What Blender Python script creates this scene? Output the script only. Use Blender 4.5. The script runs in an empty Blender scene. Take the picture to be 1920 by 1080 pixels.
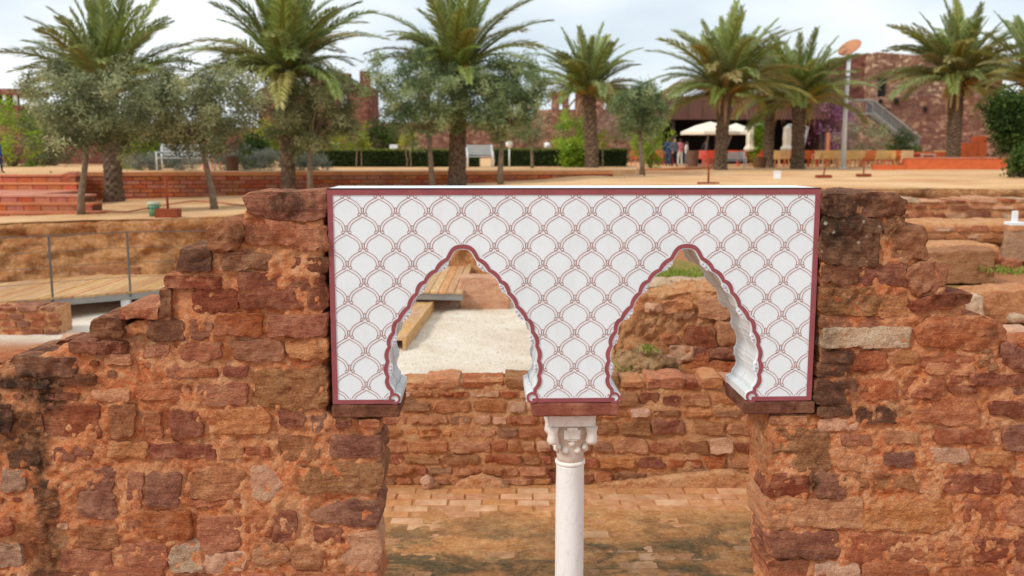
import bpy, bmesh, math, random
import numpy as np
from mathutils import Vector, Matrix
from mathutils.geometry import delaunay_2d_cdt
R = math.radians
rng = np.random.default_rng(7)
random.seed(7)
S = bpy.context.scene
COL = S.collection

# ------------------------------------------------------------------ camera, sky, sun, exposure
F = 1800.0; PITCH = R(8.2); CZ = 3.5
cd = bpy.data.cameras.new('camera'); cam = bpy.data.objects.new('camera', cd); COL.objects.link(cam)
cam.location = (0, 0, CZ); cam.rotation_euler = (R(90) - PITCH, 0, 0)
cd.sensor_width = 36; cd.lens = F / 1920 * 36; cd.clip_start = .1; cd.clip_end = 5000
cd.dof.use_dof = True; cd.dof.focus_distance = 6.15; cd.dof.aperture_fstop = 1.9
S.camera = cam
SUN_DIR = Vector((-.85, -.55, .85)).normalized()      # towards the sun
w = bpy.data.worlds.new('World'); S.world = w; w.use_nodes = True
nt = w.node_tree; nt.nodes.clear()
sky = nt.nodes.new('ShaderNodeTexSky'); sky.sky_type = 'NISHITA'; sky.sun_disc = False
sky.sun_elevation = math.asin(SUN_DIR.z); sky.sun_rotation = math.atan2(SUN_DIR.x, SUN_DIR.y)
tc = nt.nodes.new('ShaderNodeTexCoord'); mp = nt.nodes.new('ShaderNodeMapping')
mp.inputs['Scale'].default_value = (1.2, 1.2, 3.2)
nz = nt.nodes.new('ShaderNodeTexNoise'); nz.inputs['Scale'].default_value = 2.2; nz.inputs['Detail'].default_value = 6
rp = nt.nodes.new('ShaderNodeValToRGB')
rp.color_ramp.elements[0].position = .34; rp.color_ramp.elements[0].color = (.86,) * 3 + (1,)
rp.color_ramp.elements[1].position = .62; rp.color_ramp.elements[1].color = (1, 1, 1, 1)
rp2 = nt.nodes.new('ShaderNodeValToRGB')
rp2.color_ramp.elements[0].position = .40; rp2.color_ramp.elements[0].color = (.62, .70, .77, 1)
rp2.color_ramp.elements[1].position = .60; rp2.color_ramp.elements[1].color = (.86, .90, .925, 1)
mul = nt.nodes.new('ShaderNodeVectorMath'); mul.operation = 'SCALE'; mul.inputs['Scale'].default_value = 8.6
mx = nt.nodes.new('ShaderNodeMix'); mx.data_type = 'RGBA'
bg = nt.nodes.new('ShaderNodeBackground'); bg.inputs['Strength'].default_value = .1
out = nt.nodes.new('ShaderNodeOutputWorld')
L = nt.links.new
L(tc.outputs['Generated'], mp.inputs['Vector']); L(mp.outputs[0], nz.inputs['Vector'])
L(nz.outputs['Fac'], rp.inputs[0]); L(nz.outputs['Fac'], rp2.inputs[0]); L(rp2.outputs[0], mul.inputs[0])
L(rp.outputs[0], mx.inputs[0]); L(sky.outputs[0], mx.inputs[6]); L(mul.outputs[0], mx.inputs[7])
L(mx.outputs[2], bg.inputs[0]); L(bg.outputs[0], out.inputs[0])
sd = bpy.data.lights.new('sun', 'SUN'); sun = bpy.data.objects.new('sun', sd); COL.objects.link(sun)
sd.energy = 1.5; sd.angle = R(10); sd.color = (1, .95, .87)
sun.rotation_euler = (-SUN_DIR).to_track_quat('-Z', 'Y').to_euler(); sun.location = (-20, -20, 30)
S.view_settings.view_transform = 'Standard'; S.view_settings.look = 'None'
S.view_settings.exposure = 0.52; S.view_settings.gamma = 1

# ------------------------------------------------------------------ pixel helpers (photograph 1920x1080 -> points in the place)
def ray(px, py):
    a = (px - 960) / F; b = (540 - py) / F
    return np.array([a, math.cos(PITCH) + b * math.sin(PITCH), -math.sin(PITCH) + b * math.cos(PITCH)])
def at_y(px, py, Y):
    d = ray(px, py); t = Y / d[1]; return Vector((d[0] * t, Y, CZ + d[2] * t))
def at_z(px, py, z):
    d = ray(px, py); t = (z - CZ) / d[2]; return Vector((d[0] * t, d[1] * t, z))
WA = R(1.8); WO = Vector((.37, 5.95, 0))                 # the front wall: origin and turn
WE = Vector((math.cos(WA), math.sin(WA), 0)); WN = Vector((-math.sin(WA), math.cos(WA), 0))
def pw(px, py):                                          # pixel -> (u, z) on the front wall plane
    d = Vector(ray(px, py)); o = Vector((0, 0, CZ))
    t = (WO - o).dot(WN) / d.dot(WN); p = o + d * t
    return ((p - WO).dot(WE), p.z)

# ------------------------------------------------------------------ noise
def _h(ix, iy, iz):
    h = (ix.astype(np.int64) * 374761393 + iy.astype(np.int64) * 668265263 + iz.astype(np.int64) * 1274126177) & 0xffffffff
    h = ((h ^ (h >> 13)) * 1103515245) & 0xffffffff
    h = ((h ^ (h >> 16)) * 2654435761) & 0xffffffff
    return ((h ^ (h >> 15)) & 0xffff) / 65535.0
def vnoise(p):
    p = np.asarray(p, float); i = np.floor(p).astype(np.int64); f = p - i; f = f * f * (3 - 2 * f)
    r = 0
    for dx in (0, 1):
        for dy in (0, 1):
            for dz in (0, 1):
                wgt = (f[:, 0] if dx else 1 - f[:, 0]) * (f[:, 1] if dy else 1 - f[:, 1]) * (f[:, 2] if dz else 1 - f[:, 2])
                r = r + wgt * _h(i[:, 0] + dx, i[:, 1] + dy, i[:, 2] + dz)
    return r * 2 - 1
def fbm(p, s=1., o=4):
    p = np.asarray(p, float) * s; r = 0; a = .5
    for k in range(o):
        r = r + a * vnoise(p + 17.3 * k); p = p * 2.03; a *= .5
    return r
def sst(a, b, x):
    t = np.clip((np.asarray(x, float) - a) / (b - a), 0, 1); return t * t * (3 - 2 * t)

# ------------------------------------------------------------------ object helpers
def tag(o, label=None, cat=None, group=None, kind=None):
    if label: o['label'] = label
    if cat: o['category'] = cat
    if group: o['group'] = group
    if kind or cat: o['kind'] = kind or 'thing'
    return o
def empty(name, loc=(0, 0, 0), rz=0):
    o = bpy.data.objects.new(name, None); COL.objects.link(o); o.location = loc; o.rotation_euler = (0, 0, rz)
    o.empty_display_size = .1; return o
def mesh(name, v, f, smooth=False):
    me = bpy.data.meshes.new(name)
    if isinstance(v, np.ndarray): v = v.tolist()
    if isinstance(f, np.ndarray): f = f.tolist()
    me.from_pydata(v, [], f); me.update()
    if smooth: me.polygons.foreach_set('use_smooth', np.ones(len(me.polygons), bool))
    return me
def link(name, me, mat=None, parent=None, loc=None, rot=None):
    o = bpy.data.objects.new(name, me); COL.objects.link(o)
    if mat and len(me.materials) == 0: me.materials.append(mat)
    if parent: o.parent = parent
    if loc is not None: o.location = loc
    if rot is not None: o.rotation_euler = rot
    return o
def attr(me, name, arr):
    a = me.attributes.new(name, 'FLOAT', 'POINT'); a.data.foreach_set('value', np.asarray(arr, np.float32))
class MB:
    def __init__(s): s.v = []; s.f = []
    def box(s, x0, x1, y0, y1, z0, z1, M=None):
        b = len(s.v); c = [(x, y, z) for z in (z0, z1) for y in (y0, y1) for x in (x0, x1)]
        if M is not None: c = [tuple(M @ Vector(p)) for p in c]
        s.v += c
        s.f += [tuple(b + k for k in q) for q in ((0, 2, 3, 1), (4, 5, 7, 6), (0, 1, 5, 4), (2, 6, 7, 3), (0, 4, 6, 2), (1, 3, 7, 5))]
        return s
    def cham(s, x0, x1, y0, y1, z0, z1, c):              # box with chamfered top edges
        b = len(s.v)
        s.v += [(x0, y0, z0), (x1, y0, z0), (x1, y1, z0), (x0, y1, z0), (x0, y0, z1 - c), (x1, y0, z1 - c), (x1, y1, z1 - c), (x0, y1, z1 - c),
                (x0 + c, y0 + c, z1), (x1 - c, y0 + c, z1), (x1 - c, y1 - c, z1), (x0 + c, y1 - c, z1)]
        for k in range(4):
            j = (k + 1) % 4; s.f += [(b + k, b + j, b + 4 + j, b + 4 + k), (b + 4 + k, b + 4 + j, b + 8 + j, b + 8 + k)]
        s.f += [(b + 8, b + 9, b + 10, b + 11), (b + 3, b + 2, b + 1, b)]
        return s
    def tube(s, pts, rad, n=8, cap=True):
        pts = [Vector(p) for p in pts]; rings = []
        if not hasattr(rad, '__len__'): rad = [rad] * len(pts)
        up = None
        for k, p in enumerate(pts):
            d = (pts[min(k + 1, len(pts) - 1)] - pts[max(k - 1, 0)]).normalized()
            if up is None: up = d.orthogonal().normalized()
            up = (up - d * up.dot(d)).normalized(); sd_ = d.cross(up)
            b = len(s.v)
            for j in range(n):
                a = 2 * math.pi * j / n; s.v.append(tuple(p + (up * math.cos(a) + sd_ * math.sin(a)) * rad[k]))
            rings.append(b)
        for a, b in zip(rings, rings[1:]):
            for j in range(n): s.f.append((a + j, a + (j + 1) % n, b + (j + 1) % n, b + j))
        if cap:
            s.f.append(tuple(rings[0] + j for j in reversed(range(n)))); s.f.append(tuple(rings[-1] + j for j in range(n)))
        return s
    def lathe(s, prof, n=24, c=(0, 0, 0), cap=True):
        rings = []
        for r, z in prof:
            b = len(s.v); rings.append(b)
            for j in range(n):
                a = 2 * math.pi * j / n; s.v.append((c[0] + r * math.cos(a), c[1] + r * math.sin(a), c[2] + z))
        for a, b in zip(rings, rings[1:]):
            for j in range(n): s.f.append((a + j, a + (j + 1) % n, b + (j + 1) % n, b + j))
        if cap:
            s.f.append(tuple(rings[0] + j for j in reversed(range(n)))); s.f.append(tuple(rings[-1] + j for j in range(n)))
        return s
    def prism(s, poly, z0, z1):
        n = len(poly); b = len(s.v)
        s.v += [(x, y, z0) for x, y in poly] + [(x, y, z1) for x, y in poly]
        s.f += [tuple(b + k for k in reversed(range(n))), tuple(b + n + k for k in range(n))]
        for k in range(n): j = (k + 1) % n; s.f.append((b + k, b + j, b + n + j, b + n + k))
        return s
    def me(s, name, smooth=False): return mesh(name, s.v, s.f, smooth)
    def build(s, name, mat, parent=None, loc=None, rot=None, smooth=False):
        return link(name, s.me(name, smooth), mat, parent, loc, rot)
def autosmooth(o, ang=35):
    me = o.data; me.polygons.foreach_set('use_smooth', np.ones(len(me.polygons), bool))
    me.set_sharp_from_angle(angle=R(ang)); return o
def copy_tree(o, parent=None):
    c = o.copy(); COL.objects.link(c); c.parent = parent
    for ch in list(o.children): copy_tree(ch, c)
    return c

# ------------------------------------------------------------------ materials
def C(r, g, b, k=1.):
    f = lambda c: ((c / 255 + .055) / 1.055) ** 2.4 if c > 10 else c / 255 / 12.92
    return (f(r) * k, f(g) * k, f(b) * k, 1)
class NT:
    def __init__(s, name):
        s.m = bpy.data.materials.new(name); s.m.use_nodes = True; s.t = s.m.node_tree
        s.b = s.t.nodes['Principled BSDF']; s.b.inputs['Specular IOR Level'].default_value = .25
        s.geo = s.t.nodes.new('ShaderNodeNewGeometry'); s.oi = s.t.nodes.new('ShaderNodeObjectInfo')
    def n(s, t): return s.t.nodes.new(t)
    def l(s, a, b): s.t.links.new(a, b)
    def mapped(s, sc, off=(0, 0, 0), src=None, rot=(0, 0, 0)):
        m = s.n('ShaderNodeMapping'); m.inputs['Scale'].default_value = sc; m.inputs['Location'].default_value = off
        m.inputs['Rotation'].default_value = rot
        s.l(src or s.geo.outputs['Position'], m.inputs['Vector']); return m.outputs[0]
    def noise(s, sc, det=5, rough=.6, vec=None, dist=0):
        x = s.n('ShaderNodeTexNoise'); x.inputs['Scale'].default_value = sc; x.inputs['Detail'].default_value = det
        x.inputs['Roughness'].default_value = rough; x.inputs['Distortion'].default_value = dist
        s.l(vec or s.geo.outputs['Position'], x.inputs['Vector']); return x.outputs['Fac']
    def vor(s, sc, feat='F1', vec=None, out='Distance'):
        x = s.n('ShaderNodeTexVoronoi'); x.feature = feat; x.inputs['Scale'].default_value = sc
        s.l(vec or s.geo.outputs['Position'], x.inputs['Vector']); return x.outputs[out]
    def ramp(s, fac, *st):
        x = s.n('ShaderNodeValToRGB'); e = x.color_ramp.elements
        while len(e) < len(st): e.new(.5)
        for k, (p, c) in enumerate(st):
            e[k].position = p; e[k].color = c if hasattr(c, '__len__') else (c, c, c, 1)
        s.l(fac, x.inputs[0]); return x.outputs[0]
    def mix(s, fac, a, b, mode='MIX'):
        x = s.n('ShaderNodeMix'); x.data_type = 'RGBA'; x.blend_type = mode
        for i, val in ((0, fac), (6, a), (7, b)):
            if hasattr(val, 'is_linked'): s.l(val, x.inputs[i])
            else: x.inputs[i].default_value = val
        return x.outputs[2]
    def math(s, op, a, b=0.):
        x = s.n('ShaderNodeMath'); x.operation = op
        for i, val in ((0, a), (1, b)):
            if hasattr(val, 'is_linked'): s.l(val, x.inputs[i])
            else: x.inputs[i].default_value = val
        return x.outputs[0]
    def attr(s, name):
        x = s.n('ShaderNodeAttribute'); x.attribute_name = name; return x.outputs['Fac']
    def vary(s, col, v=.2, h=.006, sa=.1):
        x = s.n('ShaderNodeHueSaturation')
        r1 = s.oi.outputs['Random']
        r2 = s.math('FRACT', s.math('MULTIPLY', r1, 17.31)); r3 = s.math('FRACT', s.math('MULTIPLY', r1, 71.7))
        s.l(s.math('ADD', s.math('MULTIPLY', r1, 2 * v), 1 - v), x.inputs['Value'])
        s.l(s.math('ADD', s.math('MULTIPLY', r2, 2 * h), .5 - h), x.inputs['Hue'])
        s.l(s.math('ADD', s.math('MULTIPLY', r3, 2 * sa), 1 - sa), x.inputs['Saturation'])
        s.l(col, x.inputs['Color']); return x.outputs[0]
    def bump(s, h, st=.5, d=.01, nrm=None):
        x = s.n('ShaderNodeBump'); x.inputs['Strength'].default_value = st; x.inputs['Distance'].default_value = d
        s.l(h, x.inputs['Height'])
        if nrm: s.l(nrm, x.inputs['Normal'])
        return x.outputs[0]
    def end(s, col=None, rough=.85, nrm=None, spec=None, metal=0):
        if col is not None:
            if hasattr(col, 'is_linked'): s.l(col, s.b.inputs['Base Color'])
            else: s.b.inputs['Base Color'].default_value = col
        s.b.inputs['Roughness'].default_value = rough; s.b.inputs['Metallic'].default_value = metal
        if nrm: s.l(nrm, s.b.inputs['Normal'])
        if spec is not None: s.b.inputs['Specular IOR Level'].default_value = spec
        return s.m
def plain(name, col, rough=.6, var=.0, nsc=3., namt=.18, spec=.3, bumpd=0., bsc=40, metal=0):
    t = NT(name); n = t.noise(nsc, 5)
    dk = tuple(c * (1 - namt) for c in col[:3]) + (1,); lt = tuple(min(1, c * (1 + namt)) for c in col[:3]) + (1,)
    c = t.ramp(n, (.3, dk), (.7, lt))
    if var: c = t.vary(c, var)
    nr = t.bump(t.noise(bsc, 4), .5, bumpd) if bumpd else None
    return t.end(c, rough, nr, spec, metal)
STAIN = C(54, 44, 34)
def rock(name, a, b, c, sc=5., bd=.006, dark=.0, var=.14, strata=1., uni=.17, lich=0.):
    t = NT(name); pv = t.mapped((1, 1, 2.2))
    n1 = t.noise(sc, 6, .62, pv, .4); n2 = t.noise(sc * 7, 6, .65); n3 = t.noise(sc * 30, 3, .6)
    st = t.noise(2.2, 5, .6, t.mapped((2.2, 2.2, 16), rot=(.05, .12, 0)), .6)
    col = t.ramp(n1, (.32, a), (.52, b), (.72, c))
    col = t.mix(t.ramp(st, (.42, 0.), (.62, .5 * strata)), col, tuple(x * .55 for x in a[:3]) + (1,))
    col = t.mix(t.ramp(n2, (.46, 0.), (.68, .65)), col, c)
    col = t.mix(t.ramp(n2, (.3, .6), (.42, 0.)), col, tuple(x * .5 for x in a[:3]) + (1,))
    col = t.mix(t.ramp(n3, (.32, .7), (.5, 0.)), col, tuple(x * .4 for x in a[:3]) + (1,))
    col = t.mix(t.ramp(n3, (.56, 0.), (.68, .45)), col, tuple(min(1, x * 1.35) for x in c[:3]) + (1,))
    if dark: col = t.mix(t.ramp(t.noise(9, 7, .7), (.58 - dark * .2, 0.), (.72, .9)), col, STAIN)
    col = t.mix(uni, t.vary(col, var, .004, .08), t.ramp(n1, (.3, C(162, 94, 66)), (.7, C(206, 140, 102))))
    col = t.mix(t.ramp(t.noise(6, 7, .7, t.mapped((1, 1, 1), (9, 4, 1)), .6), (.48, 0.), (.66, .32)), col, C(226, 170, 130))
    sm = t.math('ADD', t.attr('rim'), t.math('MULTIPLY', t.math('SUBTRACT', t.noise(11, 7, .7, None, .8), .5), 1.5))
    col = t.mix(t.ramp(sm, (.42, 0.), (.62, .92)), col, t.mix(t.ramp(n2, (.35, 0.), (.65, 1.)), C(196, 110, 68), C(232, 160, 110)))
    sf = t.math('MULTIPLY', t.attr('stain'), t.ramp(t.noise(22, 7, .75), (.36, .15), (.56, 1.)))
    col = t.mix(sf, col, STAIN)
    if lich:
        v = t.vor(lich, 'F1', t.mapped((1, 1, 1), (3, 1, 2)))
        col = t.mix(t.math('MULTIPLY', t.ramp(v, (.1, 1.), (.24, 0.)), t.ramp(t.noise(11, 3), (.43, 0.), (.5, .85))), col, C(206, 190, 168))
    h = t.math('ADD', t.math('ADD', t.math('MULTIPLY', n2, .7), t.math('MULTIPLY', n3, .25)), t.math('MULTIPLY', st, .6 * strata))
    return t.end(col, .92, t.bump(h, 1., bd * 5.5), .15)
STONE = {
 'D': rock('stone_black_crusted', C(96, 58, 46), C(118, 74, 56), C(156, 112, 82), dark=.8),
 'M': rock('stone_maroon', C(112, 54, 42), C(134, 70, 52), C(172, 102, 76)),
 'P': rock('stone_plum', C(116, 72, 62), C(138, 90, 76), C(176, 122, 98)),
 'R': rock('stone_red', C(160, 84, 58), C(180, 102, 70), C(208, 140, 100)),
 'O': rock('stone_orange', C(184, 112, 72), C(206, 138, 92), C(224, 166, 118)),
 'T': rock('stone_tan', C(176, 114, 76), C(202, 140, 96), C(220, 170, 124), sc=7, bd=.012),
 'K': rock('stone_pink_pale', C(206, 148, 116), C(224, 172, 140), C(234, 198, 164), strata=.5),
 'Y': rock('stone_pale_crust', C(204, 158, 116), C(228, 194, 156), C(240, 220, 190), strata=.4, bd=.01),
 'B': rock('stone_brown', C(142, 86, 58), C(164, 104, 70), C(190, 134, 94)),
 'G': rock('stone_grey', C(152, 116, 92), C(176, 138, 110), C(206, 170, 140)),
 'L': rock('stone_black_lichen', C(92, 62, 48), C(114, 80, 60), C(146, 108, 80), dark=.9, lich=15),
}
def mortar_mat(name, a, b, c, sc=3., bd=.012):
    t = NT(name); n1 = t.noise(sc, 6, .62, None, .5); n2 = t.noise(sc * 9, 7, .72, None, .4); n3 = t.noise(sc * 40, 4, .7); nm = t.noise(sc * 3.3, 7, .7, t.mapped((1, 1, 1.4), (5, 2, 7)), .9)
    col = t.ramp(n1, (.3, a), (.5, b), (.7, c))
    col = t.mix(t.ramp(nm, (.47, 0.), (.66, .8)), col, C(238, 176, 126))
    col = t.mix(t.ramp(nm, (.32, .8), (.46, 0.)), col, C(190, 98, 58))
    col = t.mix(t.ramp(n2, (.52, 0.), (.66, .75)), col, C(236, 194, 148))
    col = t.mix(t.ramp(n2, (.32, .8), (.43, 0.)), col, C(146, 82, 52))
    col = t.mix(t.ramp(n3, (.3, .5), (.44, 0.)), col, C(124, 74, 50))
    gr = t.vor(48, 'F1'); gm = t.ramp(t.noise(6, 4), (.45, 0.), (.6, 1.)); col = t.mix(t.math('MULTIPLY', gm, t.ramp(gr, (.16, .8), (.28, 0.))), col, C(232, 208, 174))
    sf = t.math('MULTIPLY', t.attr('stain'), t.ramp(t.noise(14, 6, .7), (.3, .3), (.55, 1.)))
    col = t.mix(sf, col, STAIN)
    h = t.math('ADD', t.math('ADD', n2, t.math('MULTIPLY', n3, .4)), t.math('MULTIPLY', gr, -.3))
    return t.end(col, .95, t.bump(h, 1., bd * 2.6), .1)
MORTAR = mortar_mat('lime_mortar', C(216, 122, 74), C(228, 142, 92), C(236, 170, 122))
MORTAR2 = mortar_mat('earth_mortar', C(196, 126, 78), C(212, 150, 102), C(224, 176, 130))
EARTH = mortar_mat('earth_bank_soil', C(168, 106, 60), C(196, 134, 80), C(214, 160, 104), sc=1.6, bd=.03)
def ground_mat(name, a, b, c, peb=22., pebc=None, bd=.012, tint='grass', n_sc=.5, fine=24):
    t = NT(name); n1 = t.noise(n_sc, 7, .65); n2 = t.noise(fine, 5, .7); v = t.vor(peb)
    col = t.ramp(n1, (.34, a), (.5, b), (.66, c))
    col = t.mix(t.ramp(n2, (.3, .4), (.5, 0.)), col, tuple(x * .6 for x in a[:3]) + (1,))
    if pebc: col = t.mix(t.ramp(v, (.14, .7), (.3, 0.)), col, pebc)
    col = t.mix(t.attr('earth'), col, t.ramp(n2, (.3, C(150, 92, 60)), (.7, C(206, 146, 104))))
    g = t.math('MULTIPLY', t.attr('grass'), t.ramp(t.noise(9, 5), (.4, 0.), (.55, 1.)))
    col = t.mix(g, col, t.ramp(n2, (.3, C(92, 104, 40)), (.7, C(142, 150, 70))))
    h = t.math('ADD', t.math('MULTIPLY', v, -.5), n2)
    return t.end(col, .95, t.bump(h, .8, bd), .1)
SAND = ground_mat('sandy_ground', C(204, 154, 106), C(220, 174, 126), C(230, 190, 146), 9., C(232, 198, 158), .015)
GRAVEL = ground_mat('pale_gravel', C(226, 210, 186), C(240, 226, 206), C(246, 236, 220), 30., C(190, 160, 128), .03, n_sc=1.5, fine=40)
DIRT = ground_mat('court_dirt', C(158, 112, 62), C(182, 130, 76), C(196, 146, 90), 20., None, .01, n_sc=1.2)

def foliage(name, a, b, c, trans=.35):
    t = NT(name); col = t.ramp(t.attr('tint'), (.1, a), (.5, b), (.95, c))
    t.b.inputs['Roughness'].default_value = .65; t.l(col, t.b.inputs['Base Color'])
    tr = t.n('ShaderNodeBsdfTranslucent'); t.l(col, tr.inputs['Color'])
    ms = t.n('ShaderNodeMixShader'); ms.inputs[0].default_value = trans
    o = t.t.nodes['Material Output']; t.l(t.b.outputs[0], ms.inputs[1]); t.l(tr.outputs[0], ms.inputs[2]); t.l(ms.outputs[0], o.inputs['Surface'])
    return t.m
OLIVE = foliage('olive_leaves', C(92, 98, 68), C(138, 144, 102), C(190, 192, 146))
OLIVE2 = foliage('olive_leaves_green', C(88, 108, 70), C(138, 156, 106), C(192, 202, 150))
LEAF_Y = foliage('yellow_green_leaves', C(110, 126, 34), C(154, 164, 48), C(198, 196, 76))
LEAF_D = foliage('dark_green_leaves', C(42, 62, 24), C(62, 84, 32), C(96, 118, 48))
LEAF_H = foliage('hedge_leaves', C(40, 56, 26), C(58, 76, 34), C(88, 104, 50))
LEAF_HT = foliage('hedge_top_leaves', C(84, 96, 36), C(124, 132, 52), C(160, 160, 76))
LEAF_LAV = foliage('lavender_leaves', C(104, 110, 98), C(138, 144, 130), C(170, 172, 158))
LEAF_B = foliage('bright_leaves', C(96, 130, 30), C(132, 164, 42), C(172, 194, 70))
BLOSSOM = foliage('pink_blossom', C(128, 84, 112), C(166, 112, 146), C(192, 142, 172))
GREY_TWIG = foliage('grey_twigs', C(110, 92, 80), C(142, 122, 108), C(170, 150, 136), .05)
GRASS = foliage('grass_blades', C(96, 116, 36), C(140, 156, 58), C(178, 184, 92))
def palm_mat(name, a, b, c):
    t = NT(name); col = t.ramp(t.attr('tint'), (.0, a), (.5, b), (1., c)); col = t.vary(col, .22, .015, .15)
    t.l(col, t.b.inputs['Base Color']); t.b.inputs['Roughness'].default_value = .45
    tr = t.n('ShaderNodeBsdfTranslucent'); t.l(col, tr.inputs['Color'])
    ms = t.n('ShaderNodeMixShader'); ms.inputs[0].default_value = .3
    o = t.t.nodes['Material Output']; t.l(t.b.outputs[0], ms.inputs[1]); t.l(tr.outputs[0], ms.inputs[2]); t.l(ms.outputs[0], o.inputs['Surface'])
    return t.m
PALM = palm_mat('palm_leaflets', C(178, 154, 84), C(124, 142, 78), C(180, 186, 120))
PALM_Y = palm_mat('palm_leaflets_yellowing', C(184, 146, 80), C(160, 152, 84), C(194, 182, 120))
PALM_DEAD = palm_mat('palm_dead_frond', C(176, 134, 84), C(190, 154, 104), C(206, 176, 128))
BARK = plain('olive_bark', C(128, 112, 94), .9, 0, 9, .35, .1, .01, 30)
PBARK = plain('palm_bark', C(108, 90, 74), .95, 0, 9, .6, .1, .02, 25)
FRUIT = plain('palm_fruit_stalk', C(206, 132, 40), .6, 0, 8, .2)
WHITE = plain('panel_white', C(224, 234, 244), .45, 0, 2.5, .03, .35)
def panel_white():
    t = NT('panel_white_weathered'); st = t.noise(2.2, 6, .6, t.mapped((6, 6, .7))); n = t.noise(1.7, 6, .65); f = t.noise(60, 3)
    col = t.ramp(n, (.3, C(224, 236, 240)), (.65, C(234, 244, 248)))
    col = t.mix(t.ramp(st, (.5, 0.), (.75, .2)), col, C(206, 206, 200)); col = t.mix(t.ramp(f, (.25, .25), (.36, 0.)), col, C(190, 176, 160))
    return t.end(col, .5, t.bump(t.noise(35, 4), .25, .002), .3)
WHITE = panel_white()
WHITE2 = plain('panel_core_white', C(214, 218, 219), .6, 0, 4, .06, .3)
MAROON = plain('panel_maroon_paint', C(150, 80, 84), .5, 0, 9, .14, .3)
LINE = plain('pattern_brown_line', C(178, 126, 118), .6, 0, 8, .1)
REDSLAB = rock('slab_red_sandstone', C(132, 66, 54), C(150, 80, 64), C(170, 98, 78), bd=.003, strata=.2, sc=12)
DARKSLAB = rock('slab_dark_sandstone', C(112, 66, 54), C(136, 82, 66), C(166, 108, 84), dark=.6, bd=.006, sc=12)
def marble():
    t = NT('white_marble'); n = t.noise(3.5, 8, .65, t.mapped((1, 1, .5), rot=(.3, .5, 0)), 1.8)
    col = t.ramp(n, (.25, C(230, 228, 222)), (.5, C(240, 240, 237)), (.75, C(245, 245, 242)))
    v = t.ramp(t.noise(2.6, 6, .6, t.mapped((1.5, 1.5, .8), rot=(.6, .6, .3)), 2.2), (.492, 0.), (.5, .35), (.508, 0.))
    col = t.mix(v, col, C(176, 168, 160))
    col = t.mix(t.ramp(t.noise(40, 5, .7), (.26, .3), (.36, 0.)), col, C(200, 188, 170))
    return t.end(col, .42, t.bump(t.noise(60, 4), .3, .002), .4)
MARBLE = marble()
def capmarble():
    t = NT('weathered_marble_shaded_creases'); n = t.noise(14, 6, .65)
    col = t.ramp(n, (.3, C(216, 204, 188)), (.5, C(236, 230, 220)), (.7, C(244, 240, 234)))
    pt = t.ramp(t.geo.outputs['Pointiness'], (.44, C(196, 168, 138)), (.52, (1, 1, 1, 1)))  # painted shade: creases of the carving are darkened in the colour
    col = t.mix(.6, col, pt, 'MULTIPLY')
    return t.end(col, .6, t.bump(t.noise(70, 5), .5, .003), .25)
CAPM = capmarble()
CAPB = plain('capital_bell_marble', C(214, 198, 184), .65, 0, 18, .14, .25, .004, 60)
WOOD = None
def wood():
    t = NT('boardwalk_wood'); n = t.noise(3, 6, .6, t.mapped((9, 1.2, 9)))
    col = t.ramp(n, (.3, C(178, 132, 92)), (.55, C(204, 160, 114)), (.75, C(218, 182, 138)))
    return t.end(t.vary(col, .12, .01), .7, t.bump(n, .4, .004), .25)
WOOD = wood()
STEEL = plain('galvanised_steel', C(150, 150, 148), .45, 0, 5, .12, .5, metal=.6)
DSTEEL = plain('dark_steel', C(96, 94, 90), .5, 0, 5, .12, .4)
GREYPAINT = plain('grey_painted_metal', C(186, 190, 192), .45, 0, 3, .06, .4)
WHITEPAINT = plain('white_painted_metal', C(232, 236, 238), .4, 0, 3, .05, .4)
BENCHSEAT = plain('bench_grey_slats', C(176, 178, 176), .5, .05, 6, .08)
RUST = plain('rusted_steel', C(136, 68, 42), .85, 0, 10, .25, .2, .003, 60)
BROWNP = plain('brown_wooden_planter', C(104, 74, 56), .8, .1, 10, .25)
GREENP = plain('green_plastic', C(96, 136, 104), .5, 0, 6, .1)
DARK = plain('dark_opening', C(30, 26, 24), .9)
TERRA = plain('terracotta_disc', C(188, 128, 92), .7, 0, 6, .1)
def brickmat(name, a, b):
    t = NT(name); n = t.noise(9, 6, .65)
    col = t.ramp(n, (.3, a), (.7, b)); col = t.vary(col, .16, .012, .12)
    col = t.mix(t.ramp(t.noise(1.3, 5), (.5, 0.), (.72, .5)), col, C(120, 74, 58))
    return t.end(col, .9, t.bump(t.noise(40, 5), .6, .006), .12)
BRICK = brickmat('red_brick', C(174, 98, 70), C(198, 124, 92))
BRICKJ = plain('brick_joint', C(120, 74, 56), .95, 0, 6, .2)
COPING = brickmat('brick_coping', C(196, 124, 94), C(212, 146, 114))
ORANGEW = plain('orange_render', C(206, 106, 64), .85, 0, 4, .14, .15, .004, 40)
def masonry(name, a, b, c, sc=2.2, jn=C(120, 86, 72)):
    t = NT(name); pv = t.mapped((1, 1, 1.7))
    v = t.vor(sc, 'F1', pv, 'Color'); d = t.vor(sc, 'DISTANCE_TO_EDGE', pv)
    sep = t.n('ShaderNodeSeparateColor'); t.l(v, sep.inputs[0])
    col = t.ramp(sep.outputs[0], (.1, a), (.55, b), (.97, c))
    col = t.mix(t.ramp(d, (.02, 1.), (.07, 0.)), col, jn)
    n = t.noise(.35, 6, .6); col = t.mix(t.ramp(n, (.45, 0.), (.65, .55)), col, tuple(x * .6 for x in a[:3]) + (1,))
    col = t.mix(t.ramp(t.noise(6, 5), (.35, .5), (.5, 0.)), col, tuple(x * .5 for x in a[:3]) + (1,))
    return t.end(col, .95, t.bump(d, .6, .05), .1)
CASTLE = masonry('castle_masonry', C(116, 80, 70), C(136, 98, 84), C(178, 142, 118))
CASTLE2 = masonry('castle_masonry_pale', C(132, 96, 80), C(158, 120, 98), C(206, 174, 142))
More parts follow.
